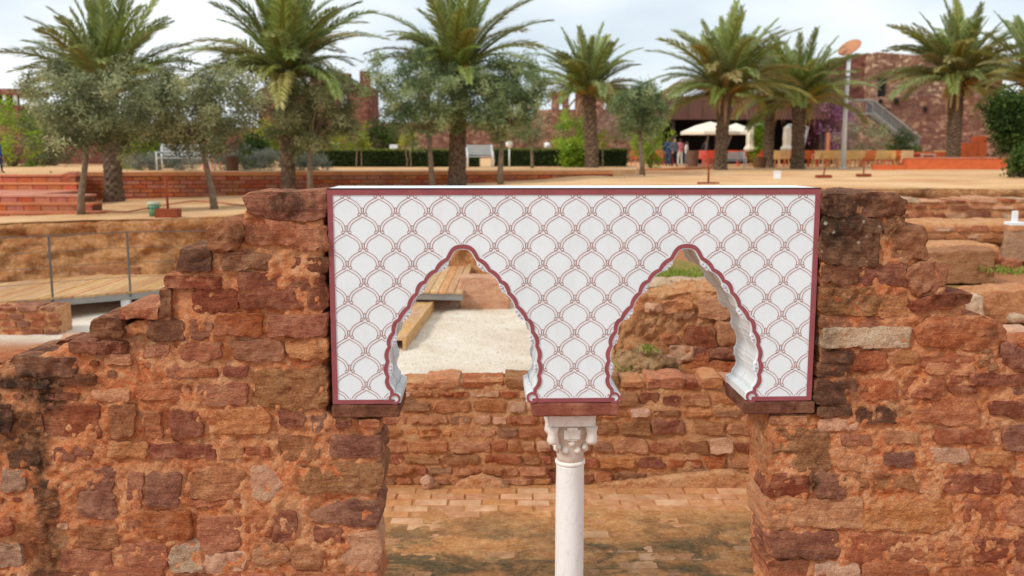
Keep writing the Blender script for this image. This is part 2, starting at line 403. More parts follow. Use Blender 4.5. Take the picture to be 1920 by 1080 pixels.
CASTLE3 = masonry('castle_masonry_red', C(110, 68, 60), C(130, 84, 72), C(160, 112, 94))

# ------------------------------------------------------------------ stones
def chaikin(p, r=.22, it=2):
    p = np.asarray(p, float)
    for _ in range(it):
        q = np.roll(p, -1, 0); a = p * (1 - r) + q * r; b = p * r + q * (1 - r)
        p = np.stack([a, b], 1).reshape(-1, 2)
    return p
def resample(p, step):
    q = np.vstack([p, p[:1]]); d = np.hypot(*np.diff(q, axis=0).T); s = np.concatenate([[0], np.cumsum(d)])
    n = int(np.clip(s[-1] / step, 14, 84)); t = np.linspace(0, s[-1], n, endpoint=False)
    return np.stack([np.interp(t, s, q[:, 0]), np.interp(t, s, q[:, 1])], 1)
def rect_poly(x0, y0, x1, y1, j=.07):
    W, H = x1 - x0, y1 - y0; m = min(W, H); r = lambda: random.uniform(-j, j) * m
    k = max(1, int(round(W / H))) if W > H else 1
    pts = []
    for i in range(k + 1): pts.append((x0 + W * i / k + r(), y0 + r()))
    if H > 1.3 * W: pts.append((x1 + r(), (y0 + y1) / 2 + r()))
    for i in range(k + 1): pts.append((x1 - W * i / k + r(), y1 + r()))
    if H > 1.3 * W: pts.append((x0 + r(), (y0 + y1) / 2 + r()))
    return pts
def stone_mesh(name, poly, proud=.015, back=.12, rough=.014, edge=.012, seed=0, step=.019, rnd=.11):
    """poly in (u, z); front faces -y; returns mesh centred on its own origin and the centre"""
    p = resample(chaikin(poly, rnd, 1), step)
    a = .5 * np.sum(p[:, 0] * np.roll(p[:, 1], -1) - np.roll(p[:, 0], -1) * p[:, 1])
    if a < 0: p = p[::-1]
    c = (p.max(0) + p.min(0)) / 2; n = len(p); kk = min(1., (p.max(0) - p.min(0)).min() / .13)
    P3 = np.column_stack([p[:, 0], np.zeros(n), p[:, 1]])
    jit = (fbm(P3 + seed * 7.7, 10, 2) * .032 + fbm(P3 + seed * 2.7, 42, 2) * .018) * kk
    d = p - c; dl = np.maximum(np.linalg.norm(d, axis=1, keepdims=True), 1e-6); p = p + d / dl * jit[:, None]
    mn = min(p[:, 0].max() - p[:, 0].min(), p[:, 1].max() - p[:, 1].min())
    V = []; 
    tl = np.array([random.uniform(-.05, .05), random.uniform(-.05, .05)])
    rings = []
    if back > .2: rings += [('b', back), ('b', back * .66), ('b', back * .33)]
    else: rings += [('b', back)]
    rings += [('f', 0., edge)]
    for ins, pr in ((.022, -.45), (.055, -.9)): rings.append(('f', ins, pr * proud))
    def relief(W3, am): return np.abs(fbm(W3 + seed * 3.1, 7, 4)) * am * 2.4 - am * .35 + fbm(W3 + seed * 3.1, 30, 3) * am * .9
    for r_ in rings:
        if r_[0] == 'b': q = p.copy(); y = np.full(n, r_[1]); am = .012
        else: q = c + (p - c) * (1 - r_[1]); y = np.full(n, r_[2]) + (q - c) @ tl * (r_[1] > 0); am = rough * (1 if r_[1] > .05 else .5)
        W3 = np.column_stack([q[:, 0], y, q[:, 1]]); nn = relief(W3, am)
        if r_[0] == 'b': q = q + d / dl * nn[:, None]
        else: y = y + nn
        V.append(np.column_stack([q[:, 0] - c[0], y, q[:, 1] - c[1]]))
    V = np.vstack(V); nr = len(rings); fs = []
    for k in range(nr - 1):
        for j in range(n): fs.append((k * n + j, k * n + (j + 1) % n, (k + 1) * n + (j + 1) % n, (k + 1) * n + j))
    fs.append(tuple(reversed(range(n))))
    loop = V[-n:, [0, 2]]; g = step * 1.05; mn2, mx2 = loop.min(0), loop.max(0)
    gx, gy = np.meshgrid(np.arange(mn2[0] + g / 2, mx2[0], g), np.arange(mn2[1] + g / 2, mx2[1], g)); G = np.column_stack([gx.ravel(), gy.ravel()])
    G = G + np.column_stack([fbm(np.column_stack([G * 91, G[:, :1] * 0]), 1., 1), fbm(np.column_stack([G * 77 + 3, G[:, :1] * 0]), 1., 1)]) * g * .7
    ins_ = np.zeros(len(G), bool); dm = np.full(len(G), 9.); xa, ya = loop.T; xb, yb = np.roll(loop, -1, 0).T
    for q in range(n):
        cr = ((ya[q] > G[:, 1]) != (yb[q] > G[:, 1])) & (G[:, 0] < (xb[q] - xa[q]) * (G[:, 1] - ya[q]) / (yb[q] - ya[q] + 1e-12) + xa[q]); ins_ ^= cr
        dm = np.minimum(dm, np.hypot(G[:, 0] - xa[q], G[:, 1] - ya[q]))
    G = G[ins_ & (dm > g * .55)]
    A2_ = [Vector(q) for q in np.vstack([loop, G]).tolist()]
    vo, _, fo, ov, _, _ = delaunay_2d_cdt(A2_, [], [list(range(n))], 1, 1e-6)
    base = (nr - 1) * n; idx = []; extra = []
    for q, o_ in zip(vo, ov):
        if o_ and o_[0] < n: idx.append(base + o_[0])
        else: idx.append(len(V) + len(extra)); extra.append((q.x, q.y))
    if extra:
        E_ = np.array(extra); W3 = np.column_stack([E_[:, 0] + c[0], np.zeros(len(E_)), E_[:, 1] + c[1]])
        y = -proud + E_ @ tl + relief(W3, rough); V = np.vstack([V, np.column_stack([E_[:, 0], y, E_[:, 1]])])
    for f in fo: fs.append(tuple(idx[q] for q in f))
    me = mesh(name, V, fs, True); me.set_sharp_from_angle(angle=R(48))
    rim = np.concatenate([np.full(n, .35 if q[0] == 'b' else float(np.interp(q[1], [0, .04, .2, .4], [.46, .28, .08, 0]))) for q in rings] + [np.zeros(len(extra))]); attr(me, 'rim', rim)
    return me, c
def stain_eval(uz, blobs, seed=0):
    s = np.zeros(len(uz))
    nz_ = fbm(np.column_stack([uz[:, 0], np.full(len(uz), seed + .5), uz[:, 1]]), 5, 4)
    for (bu, bz, ru, rz, k) in blobs:
        r = np.sqrt(((uz[:, 0] - bu) / ru) ** 2 + ((uz[:, 1] - bz) / rz) ** 2) + nz_ * .9
        s = np.maximum(s, k * (1 - sst(.45, 1.15, r)))
    return s
def add_stone(parent, poly, cls, blobs=None, **kw):
    add_stone.k += 1
    me, c = stone_mesh('stone', poly, seed=add_stone.k, **kw)
    if blobs:
        co = np.empty(len(me.vertices) * 3); me.vertices.foreach_get('co', co); co = co.reshape(-1, 3)
        attr(me, 'stain', stain_eval(co[:, [0, 2]] + c, blobs))
    return link('stone', me, STONE[cls], parent, (c[0], 0, c[1]))
add_stone.k = 0
def core_mesh(name, poly, depth, voxel=.025, y0=0., amp=.016, seed=0, disp2=.006, blobs=None, fn=None):
    """rough mortar body: prism of poly (u,z) from y0 to y0+depth, voxel-remeshed and displaced"""
    bm = bmesh.new(); vs = [bm.verts.new((u, y0, z)) for u, z in poly]; f = bm.faces.new(vs)
    ex = bmesh.ops.extrude_face_region(bm, geom=[f]); bmesh.ops.translate(bm, vec=(0, depth, 0), verts=[e for e in ex['geom'] if isinstance(e, bmesh.types.BMVert)])
    bmesh.ops.triangulate(bm, faces=bm.faces[:]); bmesh.ops.recalc_face_normals(bm, faces=bm.faces[:])
    me = bpy.data.meshes.new(name); bm.to_mesh(me); bm.free()
    o = bpy.data.objects.new('tmp', me); COL.objects.link(o)
    m = o.modifiers.new('r', 'REMESH'); m.mode = 'VOXEL'; m.voxel_size = voxel
    dg = bpy.context.evaluated_depsgraph_get(); me2 = bpy.data.meshes.new_from_object(o.evaluated_get(dg))
    bpy.data.objects.remove(o); me2.name = name
    n = len(me2.vertices); co = np.empty(n * 3); me2.vertices.foreach_get('co', co); co = co.reshape(-1, 3)
    nr = np.empty(n * 3); me2.vertices.foreach_get('normal', nr); nr = nr.reshape(-1, 3)
    d = fbm(co + seed * 5.3, 4, 5) * amp * 1.8 + fbm(co + seed, 26, 3) * disp2 * 1.6
    if fn is not None: d = d + fn(co)
    co2 = co + nr * d[:, None]; me2.vertices.foreach_set('co', co2.ravel()); me2.update()
    me2.polygons.foreach_set('use_smooth', np.ones(len(me2.polygons), bool))
    if blobs: attr(me2, 'stain', stain_eval(co[:, [0, 2]], blobs, seed))
    return me2
def fill_small(parent, poly, boxes, n, classes, blobs=None, smin=.05, smax=.16, proud=.01, tries=9000, gap=.012):
    pts = np.array(poly)
    def inside(x, y):
        c = False; j = len(pts) - 1
        for i in range(len(pts)):
            xi, yi = pts[i]; xj, yj = pts[j]
            if (yi > y) != (yj > y) and x < (xj - xi) * (y - yi) / (yj - yi) + xi: c = not c
            j = i
        return c
    mnx, mny = pts.min(0); mxx, mxy = pts.max(0); k = 0
    for _ in range(tries):
        if k >= n: break
        W = random.uniform(smin, smax); H = W * random.uniform(.35, .8); x = random.uniform(mnx, mxx); y = random.uniform(mny, mxy)
        b = (x - W / 2, y - H / 2, x + W / 2, y + H / 2)
        if not all(inside(b[i], b[j]) for i in (0, 2) for j in (1, 3)): continue
        if any(b[0] < q[2] + gap and b[2] > q[0] - gap and b[1] < q[3] + gap and b[3] > q[1] - gap for q in boxes): continue
        boxes.append(b); k += 1
        add_stone(parent, rect_poly(*b, j=.16), random.choice(classes), blobs, proud=proud, back=.05, rough=.01, step=.016, rnd=.2)
    return k

# ------------------------------------------------------------------ the setting: ground sheets
def sheet(name, xs, ys, zf, mat, extra=None):
    X, Y = np.meshgrid(xs, ys); P = np.column_stack([X.ravel(), Y.ravel()]); Z = zf(P[:, 0], P[:, 1])
    V = np.column_stack([P, Z]); nx, ny = len(xs), len(ys)
    i = (np.arange(ny - 1)[:, None] * nx + np.arange(nx - 1)[None]).ravel()
    me = mesh(name, V, np.column_stack([i, i + 1, i + nx + 1, i + nx]), True)
    if extra:
        for k, fn in extra.items(): attr(me, k, fn(P[:, 0], P[:, 1], Z))
    o = link(name, me, mat); tag(o, kind='structure'); return o
def N2(x, y, s, o=4, z=0.): return fbm(np.column_stack([x, y, np.full(len(x), z)]), s, o)
def zup(x, y):                                            # upper sandy ground
    a = np.interp(x, [-14, -6, .7, 2.5, 30], [1.92, 2.13, 2.5, 2.68, 2.68])
    return np.where(x > 2.5, np.interp(y, [20, 38, 64], [2.68, 2.55, 2.5]), a * 1.) * 1.
def zup_s(x, y):
    a = np.interp(x, [-14, -6, .7, 2.5, 30], [1.92, 2.13, 2.5, 2.68, 2.68]); b = np.interp(y, [20, 38, 64], [0, -.13, -.18])
    return a + b * sst(0, 5, x)
def bank_y(x):                                            # southern edge of the upper ground
    return np.interp(x, [-40, -9, -5.5, -3, 1, 3, 6, 14, 40], [19.0, 19.3, 19.9, 21, 21, 20.6, 20.2, 20.2, 20.2])
far = np.concatenate([np.linspace(0, 1, 70) ** 1.0 * 12, np.geomspace(12.5, 700, 40)])
xs = np.concatenate([-np.geomspace(900, 31, 14), np.linspace(-30, 34, 220), np.geomspace(35, 900, 14)])
X, K = np.meshgrid(xs, np.arange(len(far)))
by = bank_y(X.ravel()) + N2(X.ravel(), X.ravel() * 0, .9, 4) * .5
Yg = by + far[K.ravel()]
Zg = zup_s(X.ravel(), Yg) + N2(X.ravel(), Yg, .35, 4) * .05 + N2(X.ravel(), Yg, 2.2, 3) * .018
i = (np.arange(len(far) - 1)[:, None] * len(xs) + np.arange(len(xs) - 1)[None]).ravel(); nx = len(xs)
gm = mesh('ground', np.column_stack([X.ravel(), Yg, Zg]), np.column_stack([i, i + 1, i + nx + 1, i + nx]), True)
attr(gm, 'grass', np.clip(sst(2., .2, far[K.ravel()]) * sst(-.05, .3, N2(X.ravel(), Yg, .5)) * .8, 0, 1))
attr(gm, 'earth', np.clip(sst(.05, .45, N2(X.ravel(), Yg, .3, 4, 9.)) * .6, 0, 1))
tag(link('ground', gm, SAND), kind='structure')
# earth bank below that edge, one strip with strata and overhangs
bx = np.arange(-22, 22, .06); bh = np.linspace(0, 1, 34); BX, BH = np.meshgrid(bx, bh); BX = BX.ravel(); BH = BH.ravel()
btop = zup_s(BX, bank_y(BX) + .0); bbot = np.interp(BX, [-22, 1, 3, 22], [.55, .55, 1.3, 1.3])
BY = bank_y(BX) + N2(BX, BX * 0, .9, 4) * .5
Q = np.column_stack([BX, BH * 0, BH * 1.3])
BYY = BY + .06 - (1 - BH) ** 1.3 * .75 - fbm(Q * np.array([1, 1, 2.5]), 2.2, 5) * .28 * sst(1.0, .8, BH) - sst(.8, .95, BH) * (1 - sst(.95, 1., BH)) * .1
BZ = bbot + (btop - bbot) * BH + .012
nx = len(bx); i = (np.arange(len(bh) - 1)[:, None] * nx + np.arange(nx - 1)[None]).ravel()
bm_ = mesh('earth_bank', np.column_stack([BX, BYY, BZ]), np.column_stack([i, i + 1, i + nx + 1, i + nx]), True)
attr(bm_, 'stain', sst(.1, .5, fbm(Q, 1.6, 4)) * .35)
tag(link('earth_bank', bm_, EARTH), kind='structure')
# excavated ground: court, gravel yard, higher dig on the right
def zdig(x, y):
    court = sst(10.35, 9.95, y) * 1.
    right = sst(1.15, 1.5, x - .12 * (y - 11)) * sst(11.3, 11.7, y)
    z = .65 * (1 - court)
    z = z * (1 - right) + right * np.interp(x, [1, 3, 5, 20], [1.72, 1.7, 1.62, 1.6])
    z = np.where(y < 9.9, 0, z)
    sideR = sst(4.2, 4.9, x) * sst(7.4, 8.2, y); z = z * (1 - sideR) + sideR * 1.5
    return z + N2(x, y, 1.3, 4) * .05 * (1 - court) + N2(x, y, 9, 2) * .008 - .012
dx = np.concatenate([np.linspace(-40, -12.5, 30), np.arange(-12, 12, .085), np.linspace(12.5, 40, 30)])
dy = np.concatenate([np.linspace(-40, 4, 40), np.arange(4.1, 21.5, .085)])
def e_earth(x, y, z):
    e = sst(1.0, 1.3, x - .1 * (y - 11)) + sst(-4.3, -5.2, x + .45 * (y - 12.6)) * sst(14.8, 13.6, y)
    e = e + sst(.1, .4, N2(x, y, .9)) * .15 + sst(17.3, 18.4, y)
    return np.clip(e * sst(9.8, 10.2, y) + sst(9.8, 9.6, y), 0, 1)
def e_grass(x, y, z): return np.clip(sst(1.4, 1.8, x) * sst(12.3, 12.9, y) * sst(-.1, .25, N2(x, y, .8, 3, 4.)), 0, 1)
sheet('excavated_ground', dx, dy, zdig, GRAVEL, {'earth': e_earth, 'grass': e_grass})
# terrace behind the brick wall
TZ = 2.8
def wall_line(x): return np.interp(x, [-14, 3.6], [30.0, 32.6])
tb = MB()
tp = [(-60, 26.9), (-12.25, 26.9), (-13.4, 30.2)] + [(x, wall_line(x) + .25) for x in np.linspace(-13.0, 3.4, 12)] + [(4.4, 34.5), (5.2, 40), (5.2, 95), (-60, 95)]
tb.prism(tp, 1.2, TZ); tag(tb.build('terrace', SAND), kind='structure')

# ------------------------------------------------------------------ front wall, two stone stubs
REG = {'A': (0, 640, 2.4545), 'B': (320, 340, 2.348), 'Cc': (340, 680, 2.7), 'F': (0, 260, 2.454), 'D': (1380, 680, 2.7), 'E': (1500, 330, 2.919)}
def rp_(r, x, y): ox, oy, s = REG[r]; return (ox + x / s, oy + y / s)
LEFT = [('A', 80, 75, 360, 165, 'D', 1), ('A', 0, 175, 235, 215, 'D'), ('A', 270, 155, 445, 200, 'D'), ('A', 200, 238, 358, 270, 'M'), ('F', 325, 935, 582, 985, 'M', 1),
 ('A', 220, 300, 460, 440, 'M'), ('A', 505, 300, 625, 440, 'B'), ('A', 665, 315, 745, 435, 'R'), ('A', 785, 315, 940, 440, 'M'), ('A', 630, 195, 885, 265, 'R'),
 ('A', 910, 205, 1000, 255, 'R'), ('A', 250, 485, 430, 545, 'M'), ('A', 495, 465, 680, 535, 'O'), ('A', 700, 475, 985, 537, 'M'), ('A', 30, 505, 185, 580, 'D'),
 ('A', -30, 300, 60, 420, 'D'), ('A', 345, 590, 535, 800, 'P'), ('A', 590, 605, 660, 720, 'R'), ('A', 690, 610, 840, 770, 'P'), ('A', 660, 795, 875, 910, 'R'),
 ('A', 355, 845, 545, 955, 'B'), ('A', -60, 810, 60, 885, 'R'), ('A', 290, 960, 530, 1050, 'R'), ('A', 775, 925, 920, 1060, 'Y'), ('A', 560, 930, 770, 1030, 'R'),
 ('A', 75, 830, 210, 930, 'B'), ('A', -40, 940, 110, 1040, 'G'), ('A', 480, 1045, 760, 1130, 'R'), ('A', 765, 120, 985, 165, 'R'), ('A', 480, 60, 605, 105, 'O'),
 ('A', 430, 222, 600, 272, 'O'), ('A', 110, 330, 195, 420, 'B'), ('A', 10, 600, 120, 690, 'G'), ('A', 160, 640, 290, 770, 'B'), ('A', 800, 1070, 990, 1160, 'M'), ('A', 130, 1060, 420, 1160, 'M'),
 ('B', 20, 820, 205, 862, 'R'), ('B', 235, 815, 340, 862, 'M'), ('Cc', 100, 110, 330, 210, 'R'), ('Cc', 375, 30, 742, 225, 'T'), ('Cc', 185, 240, 440, 360, 'O'),
 ('Cc', 485, 250, 610, 325, 'M'), ('Cc', 650, 262, 740, 355, 'P'), ('Cc', 780, 288, 865, 328, 'M'), ('Cc', 900, 290, 1005, 324, 'R'), ('Cc', 500, 375, 700, 490, 'B'),
 ('Cc', 765, 372, 1006, 480, 'P', 2), ('Cc', 35, 545, 320, 680, 'O'), ('Cc', 40, 690, 300, 728, 'R'), ('Cc', 355, 530, 500, 700, 'K'), ('Cc', 580, 520, 1004, 662, 'T', 2),
 ('Cc', 80, 770, 305, 945, 'R'), ('Cc', 315, 755, 452, 880, 'R'), ('Cc', 462, 755, 590, 900, 'M'), ('Cc', 665, 838, 820, 912, 'M'), ('Cc', 730, 960, 782, 1045, 'R'),
 ('Cc', 350, 910, 545, 1010, 'O'), ('Cc', 555, 925, 720, 1050, 'O'), ('Cc', 110, 960, 330, 1060, 'K'), ('Cc', 570, 1062, 1006, 1160, 'R', 2), ('Cc', 325, 430, 440, 472, 'R'), ('Cc', 190, 430, 315, 482, 'O'),
 ('Cc', 120, 1075, 520, 1160, 'R'), ('B', 34, 300, 188, 402, 'D', 1), ('B', 235, 310, 470, 388, 'T'), ('B', 495, 335, 690, 402, 'M', 2), ('F', 765, 630, 1020, 687, 'M', 1),
 ('B', 300, 415, 690, 560, 'M', 2), ('B', 90, 470, 300, 580, 'M'), ('B', 190, 590, 395, 682, 'R'), ('B', 430, 590, 694, 682, 'R', 2), ('F', 740, 690, 797, 832, 'D', 1),
 ('F', 680, 838, 850, 922, 'D'), ('B', 90, 612, 180, 690, 'P'), ('B', 50, 710, 220, 777, 'R'), ('B', 275, 705, 490, 787, 'B'), ('B', 510, 692, 695, 780, 'O'),
 ('F', 430, 820, 582, 922, 'D', 1), ('F', 560, 770, 748, 826, 'R', 1), ('F', 660, 950, 780, 1006, 'R'), ('F', 485, 990, 605, 1036, 'O')]
LEFTP = [('B', [(310, 72), (345, 50), (500, 46), (692, 45), (692, 158), (600, 178), (470, 158), (340, 140)], 'P', 1),
 ('B', [(158, 215), (195, 185), (300, 176), (330, 215), (325, 292), (240, 306), (170, 300)], 'B', 1),
 ('B', [(322, 180), (350, 157), (520, 180), (600, 200), (692, 195), (692, 305), (580, 300), (480, 272), (335, 278)], 'R', 1),
 ('Cc', [(612, 776), (720, 735), (842, 695), (1000, 690), (1004, 826), (850, 826), (650, 792)], 'P', 2),
 ('Cc', [(772, 955), (850, 880), (1004, 850), (1002, 1048), (870, 1055), (790, 1000)], 'K', 2)]
RIGHT = [('D', 410, 5, 570, 70, 'D'), ('D', 400, 85, 610, 205, 'D'), ('D', 630, 88, 820, 190, 'R'), ('D', 845, 80, 1055, 175, 'R'), ('D', 1080, 118, 1215, 152, 'M'),
 ('D', 1190, 55, 1500, 115, 'M'), ('D', 1080, 65, 1145, 102, 'R'), ('D', 845, 190, 1225, 310, 'R'), ('D', 1275, 195, 1500, 275, 'M'), ('D', 600, 222, 820, 300, 'D'),
 ('D', 410, 225, 590, 272, 'D'), ('D', 172, 270, 360, 312, 'O', 2), ('D', 415, 287, 620, 342, 'K'), ('D', 1015, 335, 1280, 407, 'R'), ('D', 1360, 330, 1520, 440, 'P'),
 ('D', 185, 340, 470, 550, 'T', 2), ('D', 535, 365, 680, 412, 'R'), ('D', 750, 345, 930, 412, 'O'), ('D', 745, 450, 900, 520, 'P'), ('D', 510, 460, 650, 540, 'O'),
 ('D', 985, 430, 1180, 512, 'K'), ('D', 1215, 450, 1400, 517, 'O'), ('D', 170, 560, 360, 677, 'M', 2), ('D', 395, 560, 560, 680, 'P'), ('D', 600, 560, 900, 638, 'T'),
 ('D', 1050, 570, 1340, 662, 'M'), ('D', 1400, 590, 1520, 672, 'M'), ('D', 162, 690, 640, 837, 'O', 2), ('D', 655, 690, 1080, 850, 'O'), ('D', 1155, 705, 1310, 862, 'R'),
 ('D', 1345, 690, 1500, 822, 'R'), ('D', 172, 852, 520, 987, 'P', 2), ('D', 550, 870, 725, 1002, 'R'), ('D', 740, 872, 1120, 1002, 'R'), ('D', 1200, 870, 1480, 1017, 'M'),
 ('D', 164, 1002, 360, 1120, 'R', 2), ('D', 395, 1010, 620, 1110, 'K'), ('D', 640, 1015, 960, 1110, 'R'), ('D', 1050, 1040, 1370, 1130, 'R'), ('D', 1390, 1030, 1520, 1110, 'R'),
 ('D', 960, 5, 1200, 58, 'O'), ('D', 700, 590, 0, 0, 'O') ,
 ('E', 118, 232, 428, 488, 'L', 1), ('E', 440, 232, 580, 330, 'T'), ('E', 500, 282, 697, 462, 'B', 1), ('E', 112, 495, 325, 592, 'D'), ('E', 330, 475, 585, 592, 'P'),
 ('E', 112, 605, 440, 765, 'T'), ('E', 440, 655, 590, 762, 'O'), ('E', 112, 775, 420, 828, 'R'), ('E', 108, 826, 600, 945, 'Y'), ('E', 112, 955, 280, 1020, 'D'),
 ('E', 290, 962, 480, 1060, 'R'), ('E', 490, 965, 640, 1030, 'O'), ('E', 660, 985, 960, 1050, 'R'), ('E', 970, 960, 1090, 1060, 'T')]
RIGHT = [q for q in RIGHT if q[3] > 0]
RIGHTP = [('E', [(108, 112), (190, 98), (350, 100), (520, 98), (588, 145), (574, 212), (450, 224), (330, 228), (118, 218)], 'D', 1),
 ('E', [(582, 500), (640, 470), (730, 458), (808, 500), (800, 590), (720, 640), (600, 640)], 'B', 1),
 ('E', [(592, 690), (700, 655), (820, 640), (952, 642), (935, 690), (800, 720), (700, 738), (600, 740)], 'M', 1),
 ('E', [(640, 825), (700, 782), (900, 765), (1070, 780), (1138, 850), (1100, 942), (900, 945), (650, 918)], 'R', 1),
 ('E', [(1095, 960), (1120, 912), (1180, 930), (1300, 990), (1300, 1060), (1150, 1045), (1095, 1020)], 'P', 1)]
def px_blobs(lst):
    o = []
    for (x, y, rx, ry, k) in lst:
        u, z = pw(x, y); u2, z2 = pw(x + rx, y + ry); o.append((u, z, abs(u2 - u), abs(z2 - z), k))
    return o
BL = px_blobs([(75, 735, 60, 45, .95), (70, 850, 34, 110, .8), (90, 960, 38, 80, .75), (85, 1040, 45, 60, .7), (10, 715, 60, 25, .9), (20, 800, 45, 60, .8), (560, 385, 60, 30, .75),
               (605, 500, 10, 120, .5), (470, 440, 60, 18, .5), (250, 640, 60, 14, .5), (730, 840, 14, 70, .55), (685, 772, 60, 12, .8), (380, 490, 30, 20, .4), (360, 720, 80, 12, .3)])
BR = px_blobs([(1575, 430, 52, 80, .9), (1600, 380, 70, 28, .65), (1555, 600, 30, 110, .5), (1580, 690, 55, 40, .5), (1570, 750, 60, 40, .6), (1640, 770, 60, 20, .5), (1660, 420, 60, 40, .5),
               (1600, 560, 80, 20, .5), (1860, 620, 30, 22, .6), (1780, 560, 40, 14, .5), (1440, 860, 16, 60, .35), (1525, 905, 14, 20, .9), (1420, 880, 16, 90, .5), (1500, 1050, 80, 20, .4)])
def profile(px): return [pw(x, y) for x, y in px]
LP = profile([(-260, 1500), (-260, 728), (-40, 704), (40, 694), (62, 676), (128, 652), (176, 640), (226, 612), (284, 588), (300, 556), (314, 528), (338, 508), (388, 496), (392, 448), (450, 420),
              (462, 388), (606, 380), (608, 776), (706, 792), (706, 1500)])
RPp = profile([(1444, 1500), (1444, 782), (1538, 775), (1538, 380), (1682, 384), (1694, 420), (1728, 440), (1730, 486), (1765, 508), (1772, 548), (1800, 566), (1806, 598), (1870, 618), (1872, 655),
               (1925, 675), (1975, 705), (2180, 735), (2180, 1500)])
def clampz(P): return [(u, max(z, -.05)) for u, z in P]
LP = clampz(LP); RPp = clampz(RPp)
WD = .53
def front_wall(label, prof, rects, polys, blobs, nsm, seed):
    t = empty('stone_wall', WO, WA); tag(t, label, 'wall')
    co = link('mortar', core_mesh('mortar', prof, WD, .016, .005, .022, seed, .018, blobs), MORTAR, t)
    boxes = []
    def go(pxp, cls, fl):
        a = np.array([pw(*q) for q in pxp]); a = a.mean(0) + (a - a.mean(0)) * np.array([1.03, 1.07]); P = [tuple(q) for q in a]; boxes.append((*a.min(0), *a.max(0)))
        H = a[:, 1].max() - a[:, 1].min()
        kw = dict(proud=random.uniform(.004, .018), back=.12, rough=random.uniform(.01, .02))
        if cls in 'TL': kw['rough'] = .024
        if fl == 1: kw.update(back=random.uniform(.36, .5), proud=random.uniform(.015, .035), rough=.024, rnd=.11)
        if fl == 2: kw.update(back=random.uniform(.25, .45))
        add_stone(t, P, cls, blobs, **kw)
    for q in rects:
        r, x0, y0, x1, y1, cls = q[:6]; fl = q[6] if len(q) > 6 else 0
        go([rp_(r, *p) for p in rect_poly(x0, y0, x1, y1, .09)], cls, fl)
    for r, P, cls, fl in polys: go([rp_(r, *p) for p in P], cls, fl)
    fill_small(t, prof, boxes, nsm, 'MRRBOPTK', blobs)
    # far side and top filler: stones of the back face edge along the crest
    for k in range(1, len(prof) - 1):
        (u0, z0), (u1, z1) = prof[k], prof[k + 1]
        if abs(u1 - u0) > .08 and max(z0, z1) > 1.5 and z0 < 3.3:
            W = abs(u1 - u0)
            zt = (z0 + z1) / 2
            P = rect_poly(min(u0, u1) + .01, zt - .09, max(u0, u1) - .01, zt + .03, .12)
            me, c = stone_mesh('stone', P, proud=-.02, back=.2, rough=.02, edge=.03, seed=900 + k + seed, rnd=.25)
            attr(me, 'stain', np.full(len(me.vertices), .3))
            link('stone', me, STONE[random.choice('DMBR')], t, (c[0], .33, c[1]))
    return t
wl = front_wall('ruined red stone wall stub stepping up to left edge of white arch panel', LP, LEFT, LEFTP, BL, 150, 1)
wr = front_wall('ruined blackened stone wall stub stepping down from right edge of white arch panel', RPp, RIGHT, RIGHTP, BR, 140, 2)

# ------------------------------------------------------------------ the white double-arch panel
tl, tr_, bl, br = pw(612, 357), pw(1535, 356), pw(628, 757), pw(1522, 748)
U0 = (tl[0] + bl[0]) / 2; U1 = (tr_[0] + br[0]) / 2; PZ0 = (bl[1] + br[1]) / 2; PZ1 = (tl[1] + tr_[1]) / 2
pan = empty('arch_panel', WO + WE * ((U0 + U1) / 2) + Vector((0, 0, PZ0)), WA)
tag(pan, 'white panel with two scalloped arches, maroon border and ogee lattice pattern', 'arch panel')
PW = U1 - U0; PH = PZ1 - PZ0; uc = (U0 + U1) / 2
def pl(px, py): u, z = pw(px, py); return (u - uc, z - PZ0)
prof_px = [(280, 0), (280.5, 15), (284, 30), (293, 44), (306, 55), (322, 65), (342, 81), (380, 118), (445, 180), (520, 222), (570, 252), (610, 285), (700, 316), (760, 326), (830, 330), (880, 327), (905, 320), (925, 312), (945, 303)]
def arch(cxpx, apex_py, ring_l, ring_r):
    """base curve (outer edge of the band) as list of (du, z) from apex down, scaled to this arch"""
    cu = (pl(*ring_l)[0] + pl(*ring_r)[0]) / 2; half = (pl(*ring_r)[0] - pl(*ring_l)[0]) / 2
    zap = pl(cxpx, apex_py)[1]; zr = (pl(*ring_l)[1] + pl(*ring_r)[1]) / 2
    sx = half / 290.; sz = (zap - zr) / (957. - 280.)
    pts = np.array([(w_ * sx, zap - (y - 280) * sz) for y, w_ in prof_px])
    d = np.concatenate([[0], np.cumsum(np.hypot(*np.diff(pts, axis=0).T))]); s = np.linspace(0, d[-1], 200)
    q = np.stack([np.interp(s, d, pts[:, 0]), np.interp(s, d, pts[:, 1])], 1)
    for _ in range(4): q[1:-1] = (q[:-2] + 2 * q[1:-1] + q[2:]) / 4
    tg = np.gradient(q, axis=0); tg /= np.linalg.norm(tg, axis=1, keepdims=True)
    nr = np.stack([tg[:, 1], -tg[:, 0]], 1); nr *= np.where(nr[:, :1] > 0, -1, 1)      # pointing inward (towards the axis)
    nr[0] = (0, -1)
    s1 = d[-1] * .122; Ls = (d[-1] - s1) / 10.35
    lobe = np.where(s < s1, np.abs(np.cos(math.pi * s / (2 * s1))) ** .6, np.abs(np.sin(math.pi * (s - s1) / Ls)) ** .7)
    ph = (s - s1) / Ls; fr = ph - np.floor(ph); fl_ = (ph >= 0) & (np.floor(ph) % 2 == 0) & (ph < 10)
    big = np.where(fl_, sst(0, .3, fr) * sst(1, .7, fr), 0); f2 = np.where(fl_, np.abs(fr - .5), 9.)
    return dict(cu=cu, half=half, zr=zr, q=q, n=nr, lobe=lobe, s=s, big=big, f2=f2)
A1 = arch(865, 460, (740, 747), (998, 746)); A2 = arch(1283, 459, (1152, 746), (1409, 743))
